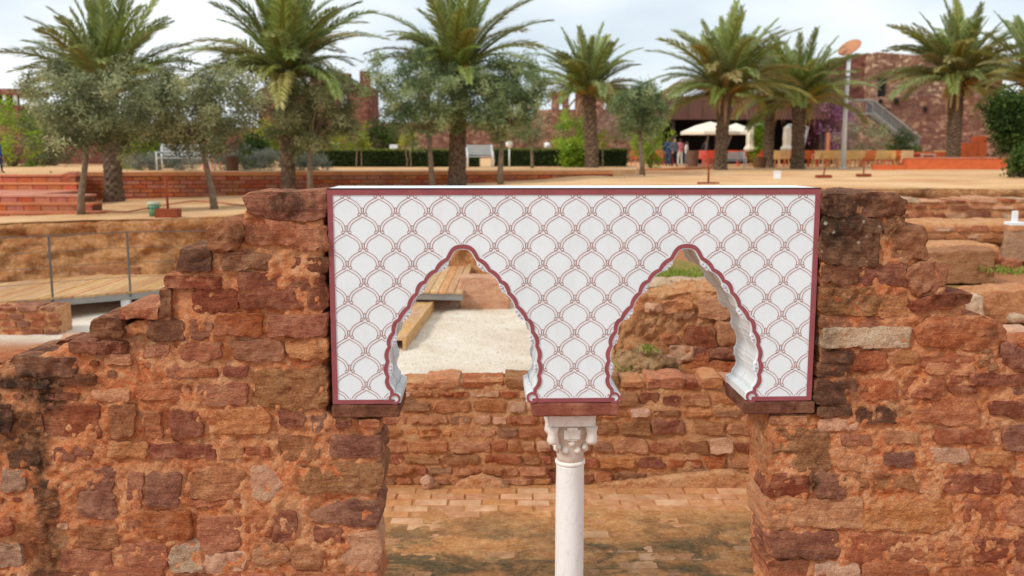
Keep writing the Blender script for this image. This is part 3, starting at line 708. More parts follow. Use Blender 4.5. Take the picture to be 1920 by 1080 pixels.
def edge_curve(A, off, amp, big=0.): return A['q'] + A['n'] * (off + amp * (1 - A['lobe']) + big * A['big'])[:, None]
RING = .037
def opening(A, off, amp, drop=0.):
    """full opening outline from left-bottom up over the apex to right-bottom"""
    e = edge_curve(A, off, .010, amp); e = e[e[:, 1] > A['zr'] + RING * .7]
    e[:, 0] = np.maximum(e[:, 0], 0)
    inw = A['half'] - RING * 1.02
    tail = [(e[-1, 0] - .004, A['zr'] + RING * 1.0), (inw, A['zr'] + .6 * RING), (inw, A['zr'])]
    h = [tuple(x) for x in e] + tail + [(inw, drop)]
    return [(A['cu'] - a, b) for a, b in reversed(h)] + [(A['cu'] + a, b) for a, b in h[1:]]
def plate(name, off, amp, y0, y1, mat, x_in=0., top=0.):
    o1 = opening(A1, off, amp); o2 = opening(A2, off, amp)
    P = [(-PW / 2 + x_in, 0)] + o1 + o2 + [(PW / 2 - x_in, 0), (PW / 2 - x_in, PH - top), (-PW / 2 + x_in, PH - top)]
    bm = bmesh.new(); vs = [bm.verts.new((a, y0, b)) for a, b in P]; f = bm.faces.new(vs)
    ex = bmesh.ops.extrude_face_region(bm, geom=[f]); bmesh.ops.translate(bm, vec=(0, y1 - y0, 0), verts=[e for e in ex['geom'] if isinstance(e, bmesh.types.BMVert)])
    bmesh.ops.triangulate(bm, faces=[g for g in bm.faces if len(g.verts) > 4]); bmesh.ops.recalc_face_normals(bm, faces=bm.faces[:])
    me = bpy.data.meshes.new(name); bm.to_mesh(me); bm.free()
    return link(name, me, mat, pan)
YF = .0
plate('front_plate', .027, .022, YF, YF + .03, WHITE)
plate('body', .016, .012, YF + .031, YF + .27, WHITE2, .004, .004)
plate('rear_body', .024, .016, YF + .271, YF + .48, WHITE2, .004, .004)
plate('rear_plate', .027, .022, YF + .481, YF + .505, WHITE)
def strip(name, inner, outer, y0, y1, mat, parent):
    n = len(inner); v = [(a, y1, b) for a, b in inner] + [(a, y1, b) for a, b in outer] + [(a, y0, b) for a, b in inner] + [(a, y0, b) for a, b in outer]
    f = []
    for k in range(n - 1):
        f += [(k + 2 * n, k + 1 + 2 * n, k + 1 + 3 * n, k + 3 * n), (k, k + 1, k + 1 + 2 * n, k + 2 * n), (k + n, k + 3 * n, k + 1 + 3 * n, k + 1 + n)]
    bm = bmesh.new(); me = mesh(name, v, f); bm.from_mesh(me); bmesh.ops.recalc_face_normals(bm, faces=bm.faces[:]); bm.to_mesh(me); bm.free()
    return link(name, me, mat, parent)
for A in (A1, A2):
    i_ = edge_curve(A, .020, .010); o_ = edge_curve(A, -.006, .014)
    k = len(i_)
    def full(e): e = e.copy(); e[:, 0] = np.maximum(e[:, 0], 0); return [(A['cu'] - a, b) for a, b in e[::-1]] + [(A['cu'] + a, b) for a, b in e[1:]]
    strip('arch_band', full(i_), full(o_), YF - .006, YF + .002, MAROON, pan)
    for s_ in (-1, 1):
        c = (A['cu'] + s_ * A['half'], A['zr']); th = np.linspace(0, 2 * math.pi, 41)
        strip('corner_ring', [(c[0] + .023 * math.cos(a), c[1] + .023 * math.sin(a)) for a in th], [(c[0] + RING * math.cos(a), c[1] + RING * math.sin(a)) for a in th], YF - .0085, YF + .002, MAROON, pan)
# little carved leaves at the cusps inside the arches
for A in (A1, A2):
    mbk = MB(); e = edge_curve(A, .038, .0)
    idx = [k for k in range(3, 197) if A['f2'][k] < A['f2'][k - 1] and A['f2'][k] <= A['f2'][k + 1] and A['f2'][k] < .2]
    for k in idx:
        for s_ in (-1, 1):
            for dk, rr in ((-4, .008), (0, .011), (4, .008)):
                a, b = e[min(k + dk, 199)]; mbk.lathe([(.001, -rr), (rr * .8, -rr * .6), (rr, 0), (rr * .8, rr * .6), (.001, rr)], 8, (A['cu'] + s_ * a, YF + .002, b))
    mbk.build('cusp_leaves', plain('cusp_grey', C(196, 190, 200), .6), pan, smooth=True)
# border: four bars
bw = .034
for nm, a0, a1, b0, b1 in (('border_bar', -PW / 2 - .004, PW / 2 + .004, PH - bw + .006, PH + .006), ('border_bar', -PW / 2 - .004, -PW / 2 + bw - .006, -.004, PH - bw + .006), ('border_bar', PW / 2 - bw + .006, PW / 2 + .004, -.004, PH - bw + .006)):
    MB().box(a0, a1, YF - .006, YF + .02, b0, b1).build(nm, MAROON, pan)
def seg(a, b): MB().box(a, b, YF - .0055, YF + .02, -.005, .022).build('border_bar', MAROON, pan)
seg(-PW / 2 + bw - .006, A1['cu'] - A1['half']); seg(A1['cu'] + A1['half'], A2['cu'] - A2['half']); seg(A2['cu'] + A2['half'], PW / 2 - bw + .006)
# lattice lines
SX = PW / 15.05; SZ = 33.2 / 923 * PW
lw = .0042
inA = []
for A in (A1, A2):
    e = edge_curve(A, -.008, .006); inA.append((A['cu'], e[::-1, 1].copy(), e[::-1, 0].copy(), A['half'], A['zr']))
def ok(x, z):
    if abs(x) > PW / 2 - bw + .004 or z > PH - bw + .005 or z < .024: return False
    for cu, zz, ww, hf, zr in inA:
        d = abs(x - cu)
        if z <= zz[-1] and d < np.interp(z, zz, ww): return False
        if (d - hf) ** 2 + (z - zr) ** 2 < (RING + .003) ** 2 or (z < zr + .02 and d < hf): return False
    return True
lat = MB()
def ribbon(pts, w_=lw):
    run = []
    def flush():
        if len(run) > 1:
            p = np.array(run); t = np.gradient(p, axis=0); t /= np.maximum(np.linalg.norm(t, axis=1, keepdims=True), 1e-9); nr = np.stack([-t[:, 1], t[:, 0]], 1) * w_ / 2
            b = len(lat.v)
            for q, m in zip(p, nr): lat.v.extend([(q[0] - m[0], YF - .0018, q[1] - m[1]), (q[0] + m[0], YF - .0018, q[1] + m[1]), (q[0] - m[0], YF + .001, q[1] - m[1]), (q[0] + m[0], YF + .001, q[1] + m[1])])
            for k in range(len(p) - 1):
                c = b + 4 * k; lat.f.extend([(c, c + 1, c + 5, c + 4), (c, c + 4, c + 6, c + 2), (c + 1, c + 3, c + 7, c + 5)])
        run.clear()
    for p in pts:
        if ok(*p): run.append(p)
        else: flush()
    flush()
def bez(p, n=14):
    p = np.array(p); t = np.linspace(0, 1, n)[:, None]; return (1 - t) ** 3 * p[0] + 3 * (1 - t) ** 2 * t * p[1] + 3 * (1 - t) * t * t * p[2] + t ** 3 * p[3]
for j in range(-1, 14):
    z = PH - bw - .012 - j * SZ
    for i2 in range(-9, 10):
        x = i2 * SX + (SX / 2 if j % 2 else 0)
        q_ = SX / 61.
        for s_ in (-1, 1):
            cb = bez([(1., .5), (13, -7.5), (26.8, -10), (26.6, -29)], 18); tg = np.gradient(cb, axis=0); tg /= np.linalg.norm(tg, axis=1, keepdims=True); nb_ = np.stack([-tg[:, 1], tg[:, 0]], 1)
            for o2 in (-2.5, 2.5):
                c2 = cb + nb_ * o2; ribbon([(x + s_ * a * q_, z + b * q_) for a, b in c2], .0036)
            ribbon([(x + s_ * (5.6 + 3.1 * math.cos(a)) * q_, z + (2.2 + 3.0 * math.sin(a)) * q_) for a in np.linspace(-2.2, 3.0, 11)], .0034)
        ribbon([(x + 2.3 * math.sin(a) * q_, z + (9.5 - 5.8 * math.cos(a)) * q_) for a in np.linspace(0, 2 * math.pi, 13)], .0034)
lat.build('lattice_pattern', LINE, pan)
MB().box(-PW / 2 - .006, PW / 2 + .006, YF + .012, YF + .508, PH + .0065, PH + .010).build('top_sheet', WHITE, pan)
MB().box(-PW / 2 - .006, PW / 2 + .006, YF - .008, YF + .011, PH + .0062, PH + .0135).build('top_edge', plain('dark_edge', C(84, 40, 46), .6), pan)

# slabs and the column
def slab(label, u0, u1, z0, z1, y0, y1, mat, blobs=None):
    me = core_mesh('stone_slab', [(u0, z0), (u1, z0), (u1 + .0, z1), (u0, z1)], y1 - y0, .012, y0, .004, int(u0 * 100), .002)
    attr(me, 'stain', np.full(len(me.vertices), blobs or 0.))
    o = link('stone_slab', me, mat, None, WO, (0, 0, WA)); tag(o, label, 'slab', 'impost slabs under the panel'); return o
def zz(py, px=1080): return pw(px, py)[1]
a, b = pw(622, 765)[0], pw(750, 765)[0]; slab('dark weathered stone slab on left jamb under the white panel', a, b, zz(783, 690), PZ0 - .008, -.012, .5, DARKSLAB, .2)
a, b = pw(998, 760)[0], pw(1161, 760)[0]; slab('red sandstone slab on top of the white marble column', a, b, zz(781), PZ0 - .008, -.012, .5, REDSLAB)
a, b = pw(1396, 760)[0], pw(1528, 760)[0]; slab('dark weathered stone slab on right jamb under the white panel', a, b, zz(776, 1450), PZ0 - .008, -.012, .5, DARKSLAB, .1)
ccu = pw(1072, 900)[0]; cw_y = .25
cz1 = zz(783) - .006
# column axis sits mid-wall, so sizes follow the greater depth
colm = empty('marble_column', WO + WE * (ccu + .012) + WN * cw_y, WA); tag(colm, 'white marble column with carved capital between the two arches', 'column')
k = (5.95 + cw_y) / F                                      # metres per pixel at the column
zcap0 = at_y(1072, 862, 5.95 + cw_y).z; zast = at_y(1072, 864, 5.95 + cw_y).z
sh = MB().lathe([(28.5 * k, .16), (28.2 * k, .5), (27.8 * k, 1.2), (27.0 * k, zast - .03), (27.5 * k, zast - .012)], 40); sh.build('shaft', MARBLE, colm, smooth=True)
MB().lathe([(.15, .0), (.15, .06), (.145, .07), (.13, .075), (.138, .09), (.14, .11), (.13, .13), (.108, .14), (.105, .16)], 40).build('base', MARBLE, colm, smooth=True)
MB().lathe([(27.2 * k, zast - .016), (29.0 * k, zast - .012), (29.6 * k, zast - .003), (29.0 * k, zast + .007), (26.5 * k, zast + .012)], 40).build('astragal', CAPM, colm, smooth=True)
cap = MB().lathe([(25.5 * k, zast + .01), (26 * k, zast + .04), (27.5 * k, zast + .09), (30 * k, zast + .14), (34 * k, zast + .19), (35 * k, cz1 - .012)], 40)
capo = cap.build('capital', CAPB, colm, smooth=True)
hcap = cz1 - zast; czs = cz1; cz1 = at_y(1072, 789, 5.95 + cw_y).z
MB().box(-.15, .15, -.15, .15, cz1 + .004, czs - .004).build('abacus', CAPM, capo)
for sx in (-1, 1):
    for sy in (-1, 1):
        m = MB(); cx_, cy_ = sx * 36 * k, sy * 36 * k
        ang = math.atan2(sy, sx)
        pts = []
        m.lathe([(.010, -.066), (.028, -.06), (.039, -.036), (.033, -.008), (.033, .02), (.040, .046), (.038, .056)], 14, (cx_ * 1.03, cy_ * 1.03, cz1 - .058))
        m.lathe([(.004, -.02), (.017, -.012), (.019, .0), (.013, .014), (.002, .02)], 10, (cx_ * .70, cy_ * .70, cz1 - .150))
        m.build('volute', CAPM, capo, smooth=True)
for kx in range(4):
    M = Matrix.Rotation(kx * math.pi / 2, 4, 'Z')
    m = MB(); m.box(-.052, .052, -.138, -.06, cz1 - .085, cz1 - .022, M); m.box(-.034, .034, -.146, -.06, cz1 - .034, cz1 - .006, M); m.build('fleuron', CAPM, capo)
    for dz, dxx, rr in ((-.118, 0, .102), (-.172, -.04, .096), (-.172, .04, .096)):
        p = M @ Vector((dxx, -math.sqrt(max(rr * rr - dxx * dxx, 0)) - .006, 0)); r_ = .021
        m = MB().lathe([(.002, -r_ * 1.4), (r_, -r_ * .7), (r_ * 1.1, 0), (r_ * .8, r_ * .8), (.002, r_ * 1.2)], 10, (p.x, p.y, cz1 + dz)); m.build('knob', CAPM, capo, smooth=True)
    m = MB(); m.tube([M @ Vector(q) for q in ((-.05, -.118, cz1 - .088), (-.026, -.128, cz1 - .094), (.026, -.128, cz1 - .094), (.05, -.118, cz1 - .088))], .006, 6); m.build('collar_fillet', CAPM, capo, smooth=True)

# ------------------------------------------------------------------ paved court floor
def zfl(x, y): return .0175 + N2(x, y, 2.6, 4) * .012 + N2(x, y, 16, 3) * .006 - sst(8.8, 9.35, y) * .016
fl = sheet('paved_floor', np.arange(-4.2, 4.3, .03), np.arange(5.4, 9.95, .03), zfl, None, {'stain': lambda x, y, z: x * 0})
def floor_dirt():
    t = NT('eroded_floor'); n = t.noise(4, 7, .7); n2 = t.noise(30, 5, .7)
    col = t.ramp(n, (.3, C(164, 108, 64)), (.5, C(194, 136, 86)), (.7, C(212, 164, 112)))
    col = t.mix(t.ramp(n2, (.32, .6), (.5, 0.)), col, C(130, 86, 50)); col = t.mix(t.ramp(n2, (.55, 0.), (.7, .5)), col, C(236, 196, 146))
    pm = t.n('ShaderNodeSeparateXYZ'); t.l(t.geo.outputs['Position'], pm.inputs[0])
    gy = t.ramp(t.math('MULTIPLY', t.math('SUBTRACT', 9.5, pm.outputs['Y']), .5), (.2, 0.), (.7, 1.))
    st = t.ramp(t.noise(1.5, 8, .72, t.mapped((1, 1.6, 1)), .6), (.43, 0.), (.58, .9))
    col = t.mix(t.math('MULTIPLY', st, gy), col, t.ramp(n2, (.3, C(62, 58, 46)), (.7, C(120, 104, 74))))
    return t.end(col, .93, t.bump(t.math('ADD', n2, n), .8, .02), .12)
DIRT2 = floor_dirt()
def paver_mat():
    t = NT('clay_paver'); n = t.noise(10, 6, .65)
    col = t.ramp(n, (.3, C(186, 126, 86)), (.55, C(204, 150, 108)), (.75, C(222, 180, 142)))
    col = t.vary(col, .1, .004, .08)
    col = t.mix(t.ramp(t.math('FRACT', t.math('MULTIPLY', t.oi.outputs['Random'], 7.7)), (.72, 0.), (.78, .6)), col, C(230, 188, 150))
    pm = t.n('ShaderNodeSeparateXYZ'); t.l(t.geo.outputs['Position'], pm.inputs[0])
    gy = t.ramp(t.math('MULTIPLY', t.math('SUBTRACT', 9.6, pm.outputs['Y']), .45), (.25, 0.), (.75, 1.))
    st = t.ramp(t.noise(1.1, 7, .7, t.mapped((1, 1.7, 1)), .5), (.42, 0.), (.62, .85))
    col = t.mix(t.math('MULTIPLY', st, gy), col, C(66, 60, 46))
    st2 = t.ramp(t.noise(3.6, 7, .72), (.42, 0.), (.62, .7)); col = t.mix(st2, col, t.mix(t.noise(20, 4), C(158, 108, 68), C(198, 144, 96)))
    return t.end(col, .92, t.bump(t.noise(45, 5), .6, .006), .12)
PAV = paver_mat(); fl.data.materials.append(DIRT2)
pvs = [MB().cham(-.165 + d1, .165 - d2, -.076, .076 - d1, -.03, .0, .006).me('paver') for d1, d2 in ((0, 0), (.006, .002), (.003, .008), (.008, .006))]
for r_ in range(19):
    y = 9.52 - r_ * .163
    for c in range(13):
        x = -1.85 + c * .345 + (.17 if r_ % 2 else 0) + random.uniform(-.006, .006)
        if random.random() < .05: continue
        o = link('paver', random.choice(pvs), PAV, fl, (x, y + random.uniform(-.005, .005), .012 + random.uniform(-.004, .006)), (random.uniform(-.012, .012), random.uniform(-.012, .012), random.uniform(-.02, .02)))

# ------------------------------------------------------------------ rubble walls built in courses
def course_wall(name, label, p0, p1, z0, z1, thick, classes, hmin, hmax, wmin, wmax, mortar=MORTAR2, gap=.012, mess=.1, proud=.03, topj=.06, voxel=.04, seed=0, rec=.02, step=.035, cat='wall', group=None):
    p0 = Vector(p0); p1 = Vector(p1); d = p1 - p0; Lw = d.length; t = empty(name, (p0.x, p0.y, 0), math.atan2(d.y, d.x)); tag(t, label, cat, group)
    link('core', core_mesh('core', [(0.02, z0 - .05), (Lw - .02, z0 - .05), (Lw - .02, z1 - .015), (0.02, z1 - .015)], thick, voxel, rec, .02, seed, .008), mortar, t)
    z = z0
    while z < z1 - hmin * .5:
        h = min(random.uniform(hmin, hmax), z1 - z + topj); x = random.uniform(-.05, 0)
        while x < Lw - wmin * .4:
            w_ = min(random.uniform(wmin, wmax), Lw - x)
            if w_ < .05: break
            last = z + h > z1 - hmin * .5
            hh = h * random.uniform(1 - mess * 1.5, 1.) + (random.uniform(-topj, topj) if last else 0)
            add_stone(t, rect_poly(x + gap / 2, z + gap / 2 + random.uniform(0, mess * h * .5), x + w_ - gap / 2, z + hh - gap / 2, .09), random.choice(classes), None,
                      proud=random.uniform(.2, 1.) * proud, back=(thick * .9 if last else .12), rough=.022, step=step, rnd=.11)
            x += w_
        z += h
    return t
random.seed(21)
course_wall('rubble_wall', 'low red rubble wall behind the column seen through the arches', (-2.6, 9.72), (.42, 9.72), 0, 1.12, .45, 'ORROTROKO', .085, .17, .14, .46, gap=.022, mess=.16, proud=.03, topj=.03, seed=3, rec=.006)
course_wall('rubble_wall', 'tumbled tan and red rubble wall right of the column below right arch', (.33, 9.75), (4.2, 9.75), 0, 1.1, .45, 'TORKRTOTM', .1, .22, .15, .42, gap=.024, mess=.2, proud=.035, topj=.05, seed=4, rec=.008)
# apron of plaster along the foot of that wall
ap = core_mesh('plaster_apron', [(0, 0), (1.9, 0), (1.85, .1), (1.3, .2), (.9, .15), (.4, .1), (0, .06)], .12, .03, 0, .02, 9, .01)
tag(link('plaster_apron', ap, MORTAR2, None, (.9, 9.6, -.01)), 'sloping plaster patch at the foot of the right rubble wall', 'plaster')
ap = core_mesh('plaster_apron', [(0, 0), (.62, 0), (.5, .1), (.32, .16), (.1, .1)], .12, .03, 0, .02, 11, .01)
tag(link('plaster_apron', ap, MORTAR2, None, (-.62, 9.6, -.01)), 'pointed plaster patch at the foot of the left rubble wall', 'plaster')
def rock_obj(name, label, cat, loc, size, cls, seed, parent=None, group=None):
    bm = bmesh.new(); bmesh.ops.create_icosphere(bm, subdivisions=3, radius=.5)
    me = bpy.data.meshes.new(name); bm.to_mesh(me); bm.free()
    n = len(me.vertices); co = np.empty(n * 3); me.vertices.foreach_get('co', co); co = co.reshape(-1, 3)
    co = np.sign(co) * np.abs(co * 2) ** .75 / 2
    co = co * (1 + fbm(co + seed * 3.3, 2.2, 4)[:, None] * .55); co *= np.array(size); co[:, 2] -= co[:, 2].min() + size[2] * .08
    me.vertices.foreach_set('co', co.ravel()); me.polygons.foreach_set('use_smooth', np.ones(len(me.polygons), bool)); me.set_sharp_from_angle(angle=R(38))
    o = link(name, me, STONE[cls], parent, loc, (0, 0, seed * 1.3))
    if label: tag(o, label, cat, group)
    return o
p = at_z(805, 908, 0); rock_obj('rock', 'small pale triangular stone lying at the foot of the left rubble wall', 'rock', (p.x, 9.58, .012), (.13, .1, .13), 'K', 2)

# ------------------------------------------------------------------ dig face seen through the right arch
u0 = at_y(1140, 700, 11.4).x; u1 = at_y(1520, 700, 11.4).x
em = core_mesh('earth_mass', [(u0, .5), (u1 + .4, .5), (u1 + .4, 1.83), (2.2, 1.85), (1.9, 1.8), (1.55, 1.78), (1.45, 1.62), (u0 + .05, 1.5)], .7, .03, 0, .075, 6, .03)
et = empty('earth_mass', (0, 11.35, 0)); tag(et, 'orange earth and stone dig face seen through the right arch', 'earth bank')
link('earth', em, mortar_mat('orange_earth', C(212, 136, 84), C(224, 156, 104), C(234, 182, 134), 2.2, .02), et)
for x0, y0, x1, y1, cls in ((1283, 612, 1345, 650, 'M'), (1296, 648, 1384, 672, 'P'), (1282, 655, 1330, 682, 'R'), (1290, 676, 1390, 700, 'R'), (1340, 600, 1400, 650, 'O'), (1330, 690, 1390, 712, 'O'), (1230, 560, 1300, 588, 'O'), (1310, 556, 1392, 596, 'O')):
    P = [(lambda v: (v.x, v.z))(at_y(x, y, 11.35)) for x, y in rect_poly(x0, y0, x1, y1, .12)]
    add_stone(et, P, cls, None, proud=.05, back=.2, rough=.03, edge=.03, step=.04)
for q in range(14):
    x_ = random.uniform(1170, 1400); y_ = random.uniform(560, 705); w_ = random.uniform(22, 55); h_ = w_ * random.uniform(.35, .6)
    add_stone(et, [(lambda v: (v.x, v.z))(at_y(x, y, 11.35)) for x, y in rect_poly(x_, y_, x_ + w_, y_ + h_, .16)], random.choice('OOTKR'), None, proud=random.uniform(.02, .07), back=.2, rough=.035, edge=.03, step=.035)
p0 = at_y(1210, 715, 11.0)
mp_ = [(p0.x - .52 + q * 1.02 / 14, .55 + .62 * math.sin(math.pi * (q + .6) / 15.2) ** .55) for q in range(15)]
mm_ = core_mesh('rubble_mound', [(p0.x - .55, .5), (p0.x + .53, .5)] + mp_[::-1], .5, .022, 0, .07, 15, .035)
attr(mm_, 'stain', np.clip(fbm(np.array([v.co for v in mm_.vertices]), 5, 4) * 1.6, 0, .55))
mo_ = empty('rubble_mound', (0, 10.9, 0)); tag(mo_, 'rounded crusty rubble mound with weeds at lower left of the right arch', 'rubble'); link('crust', mm_, mortar_mat('mound_crust', C(170, 128, 84), C(198, 160, 112), C(222, 190, 146), 4, .02), mo_)
random.seed(77)
for q in range(16):
    rx = p0.x + random.uniform(-.42, .42); rz = random.uniform(.68, 1.1 - abs(rx - p0.x) * .5); w_ = random.uniform(.06, .15)
    add_stone(mo_, rect_poly(rx - w_ / 2, rz - w_ * .3, rx + w_ / 2, rz + w_ * .3, .2), random.choice('TKBYRT'), None, proud=.03, back=.1, rough=.02, edge=.03)
for k, (x, y, s_) in enumerate(((1232, 540, .5), (1290, 536, .6), (1335, 545, .4))):
    p = at_y(x, y, 12.1); rock_obj('rock', ['white flat rock on the dig ledge, left of three', 'white flat rock on the dig ledge, middle and longest of three', 'white flat rock on the dig ledge, right of three'][k], 'rock', (p.x, 12.1 + .1 * k, 1.72), (s_, .35, .16), 'Y', 20 + k, None, 'white rocks on the ledge')
# pale block and boardwalk seen through the left arch
a = at_z(862, 580, .65); b = at_z(956, 580, .65)
me = core_mesh('stone_block', [(a.x, .6), (b.x, .6), (b.x - .02, 1.22), (a.x, 1.24)], .5, .03, 0, .02, 8, .01)
tag(link('stone_block', me, STONE['K'], None, (0, a.y, 0)), 'pink rough stone block standing on gravel beyond the left arch', 'block')

# ------------------------------------------------------------------ boardwalk
bwk = empty('boardwalk', (-5, 17, 0)); tag(bwk, 'weathered timber boardwalk crossing the dig behind the left wall', 'boardwalk')
DZ = 1.02
near = [at_z(*q, DZ) for q in ((-420, 606), (0, 566), (310, 541), (600, 543), (868, 548))]; farp = [at_z(*q, DZ) for q in ((-420, 560), (0, 530), (340, 503), (640, 495), (868, 489))]
def lerp_poly(P, x): return np.interp(x, [p.x for p in P], [p.y for p in P])
x = near[0].x
xe = near[-1].x
while x < xe - .05:
    g = .148; x2 = x + g - .012; v = []
    n0, n1 = lerp_poly(near, x), lerp_poly(near, x2); f0, f1 = lerp_poly(farp, x), lerp_poly(farp, x2)
    j = random.uniform(-.004, .004)
    cxp = (x + x2) / 2; cyp = (n0 + f0) / 2
    V = [(xx - cxp, yy - cyp, zz_) for zz_ in (-.035, 0) for xx, yy in ((x, n0), (x2, n1), (x2, f1), (x, f0))]
    me = mesh('plank', V, [(3, 2, 1, 0), (4, 5, 6, 7), (0, 1, 5, 4), (1, 2, 6, 5), (2, 3, 7, 6), (3, 0, 4, 7)])
    o = link('plank', me, WOOD); o.parent = bwk; o.location = (cxp + 5, cyp - 17, DZ + j); x += g
def beam(P, off, z0, z1, nm='edge_beam'):
    m = MB()
    for a, b in zip(P, P[1:]):
        d = (b - a); M = Matrix.Translation((a.x + 5, a.y - 17 + off, 0)) @ Matrix.Rotation(math.atan2(d.y, d.x), 4, 'Z'); m.box(0, math.hypot(d.x, d.y), 0, .05, z0, z1, M)
    m.build(nm, STEEL, bwk)
beam(near, .03, DZ - .15, DZ - .04); beam(farp, -.1, DZ - .15, DZ - .04)
for px in (228, 560, -120):
    p = at_z(px, 548, DZ); MB().box(-.07, .07, -.06, .06, .55, DZ - .04).build('support_post', WHITEPAINT, bwk, (p.x + 5, lerp_poly(near, p.x) - 17 + .14, 0))
rail = empty('cable_railing', (-6.5, 16.5, 0)); tag(rail, 'thin steel post and cable railing along the boardwalk edge', 'railing')
ends = []
for px, yb in ((-190, 580), (95, 559), (258, 541), (430, 541)):
    p = at_z(px, yb, DZ); yy = lerp_poly(near, p.x) + .02
    MB().box(-.016, .016, -.012, .012, DZ - .1, DZ + 1.06).build('post', DSTEEL, rail, (p.x + 6.5, yy - 16.5, 0)); ends.append(Vector((p.x + 6.5, yy - 16.5, 0)))
for q, r_ in ((1.05, .008), (.78, .004), (.52, .004), (.26, .004)):
    MB().tube([e + Vector((0, 0, DZ + q)) for e in ends], r_, 6).build('cable', DSTEEL, rail)
# low ramp beside the gravel
rm = empty('timber_ramp', at_z(760, 610, .65)); tag(rm, 'low timber ramp edge angled across gravel inside the left arch', 'ramp')
q0, q1 = at_z(757, 634, .82), at_z(810, 566, .82); off = rm.location; dirv = (q1 - q0).normalized(); sdv = Vector((-dirv.y, dirv.x, 0))
nb = 8
for k in range(nb):
    M = Matrix.Translation(q0 - off) @ Matrix(((dirv.x, sdv.x, 0, 0), (dirv.y, sdv.y, 0, 0), (0, 0, 1, 0), (0, 0, 0, 1)))
    Lr = (q1 - q0).length; MB().box(k * Lr / nb + .004, (k + 1) * Lr / nb - .004, .02, 1.3, -.035, 0, M).build('plank', WOOD, rm)
MB().box(-.02, Lr + .02, -.03, .015, -.17, .012, M).build('side_board', WOOD, rm)

# loose pebbles of the gravel yard
def pebbles(name, label, x0, x1, y0, y1, n, zf, smin, smax, mat):
    x = rng.uniform(x0, x1, n); y = rng.uniform(y0, y1, n); z = zf(x, y); r_ = rng.uniform(smin, smax, n); O = np.array([(1, 0, 0), (0, 1, 0), (-1, 0, 0), (0, -1, 0), (0, 0, .7), (0, 0, -.7)])
    V = (O[None] * (r_[:, None, None] * rng.uniform(.6, 1.3, (n, 6, 1))) + np.column_stack([x, y, z + r_ * .25])[:, None]).reshape(-1, 3)
    Fb = np.array([(0, 1, 4), (1, 2, 4), (2, 3, 4), (3, 0, 4), (1, 0, 5), (2, 1, 5), (3, 2, 5), (0, 3, 5)]); Ff = (np.arange(n)[:, None, None] * 6 + Fb[None]).reshape(-1, 3)
    me = mesh(name, V, Ff); attr(me, 'tint', np.repeat(rng.uniform(0, 1, n), 6)); o = link(name, me, mat); tag(o, label, 'gravel', None, 'stuff')
def peb_mat():
    t = NT('pebble'); return t.end(t.ramp(t.attr('tint'), (.05, C(188, 160, 132)), (.25, C(228, 210, 186)), (.9, C(242, 230, 212))), .9)
PEB = peb_mat()
pebbles('gravel', 'pale loose gravel stones covering the yard beyond the arches', -2.6, 1.2, 10.4, 18.2, 16000, zdig, .004, .012, PEB)
# ------------------------------------------------------------------ low ruins left and right of the front wall
random.seed(5)
a = at_z(-120, 628, .65); b = at_z(112, 626, .65); course_wall('rubble_wall', 'low flat-topped rubble wall at far left before the boardwalk', (a.x, a.y), (b.x, b.y), .62, 1.08, .6, 'RMRPRM', .1, .15, .2, .42, gap=.03, topj=.01, seed=12, rec=.004)
def slab_block(name, label, cat, px0, px1, ybase, zb, h, depth, cls, seed, lean=0):
    a = at_z(px0, ybase, zb); b = at_z(px1, ybase, zb)
    me = core_mesh(name, [(a.x, zb - .1), (b.x, zb - .1), (b.x, zb + h), (a.x, zb + h * (1 + lean))], depth, max(.025, h / 14), 0, .02, seed, .01)
    return tag(link(name, me, STONE[cls], None, (0, a.y, 0)), label, cat)
a = at_z(148, 512, 1.05); b = at_z(262, 512, 1.05)
tag(link('stone_block', core_mesh('stone_block', [(a.x, .5), (b.x, .5), (b.x, 1.16), (a.x, 1.18)], .7, .04, 0, .03, 31, .012), STONE['T'], None, (0, a.y, 0)), 'flat pinkish stone block lying behind the boardwalk at left', 'block')
for k, (px, py, sx, sz, cls) in enumerate(((25, 668, .5, .12, 'R'), (88, 655, .55, .1, 'O'), (120, 645, .35, .1, 'P'), (-10, 690, .5, .14, 'R'), (60, 682, .4, .12, 'O'), (140, 632, .3, .08, 'K'))):
    p = at_z(px, py, .65); rock_obj('rock', ['red rubble stone, left one behind the left wall crest', 'long orange rubble stone behind the dark crest slab at left', 'purplish rubble stone behind the left wall crest', 'red rubble stone at left edge behind the wall crest', 'smaller orange rubble stone just behind the crest at left', 'paler rubble stone nearest the dark crest block at left'][k], 'rock', (p.x, p.y, .62), (sx, .4, sz), cls, 40 + k, None, 'rubble stones beyond the left wall')
ys_ = lambda px, py, D: at_y(px, py, D)
def ruin(label, px0, px1, ytop, ybot, D, cl, seed, thick=.6, **kw):
    a = at_y(px0, ytop, D); b = at_y(px1, ytop, D); zb = at_y(px0, ybot, D).z
    return course_wall('ruin_wall', label, (a.x, D), (b.x, D), zb, a.z, thick, cl, .12, .2, .2, .5, gap=.04, mess=.2, proud=.05, topj=.05, voxel=.05, seed=seed, step=.06, **kw)
ruin('rubble ruin wall at upper right, farthest of the three rows', 1560, 2080, 375, 412, 18.4, 'KRMOKYR', 51, 1.0)
ruin('rubble ruin wall at upper right, middle of the three rows', 1660, 2090, 416, 450, 16.9, 'RRMOKRO', 52, 1.2)
ruin('rubble ruin wall at upper right, lowest of the three rows', 1690, 1880, 459, 480, 15.6, 'RMRK', 53, 1.0)
slab_block('stone_block', 'long stone block with white top in the right ruins', 'block', 1728, 1866, 520, 1.62, .42, .7, 'T', 61, -.12)
slab_block('stone_block', 'grey upright stone block under the white post at right edge', 'block', 1880, 1960, 482, 1.62, .5, .5, 'G', 62)
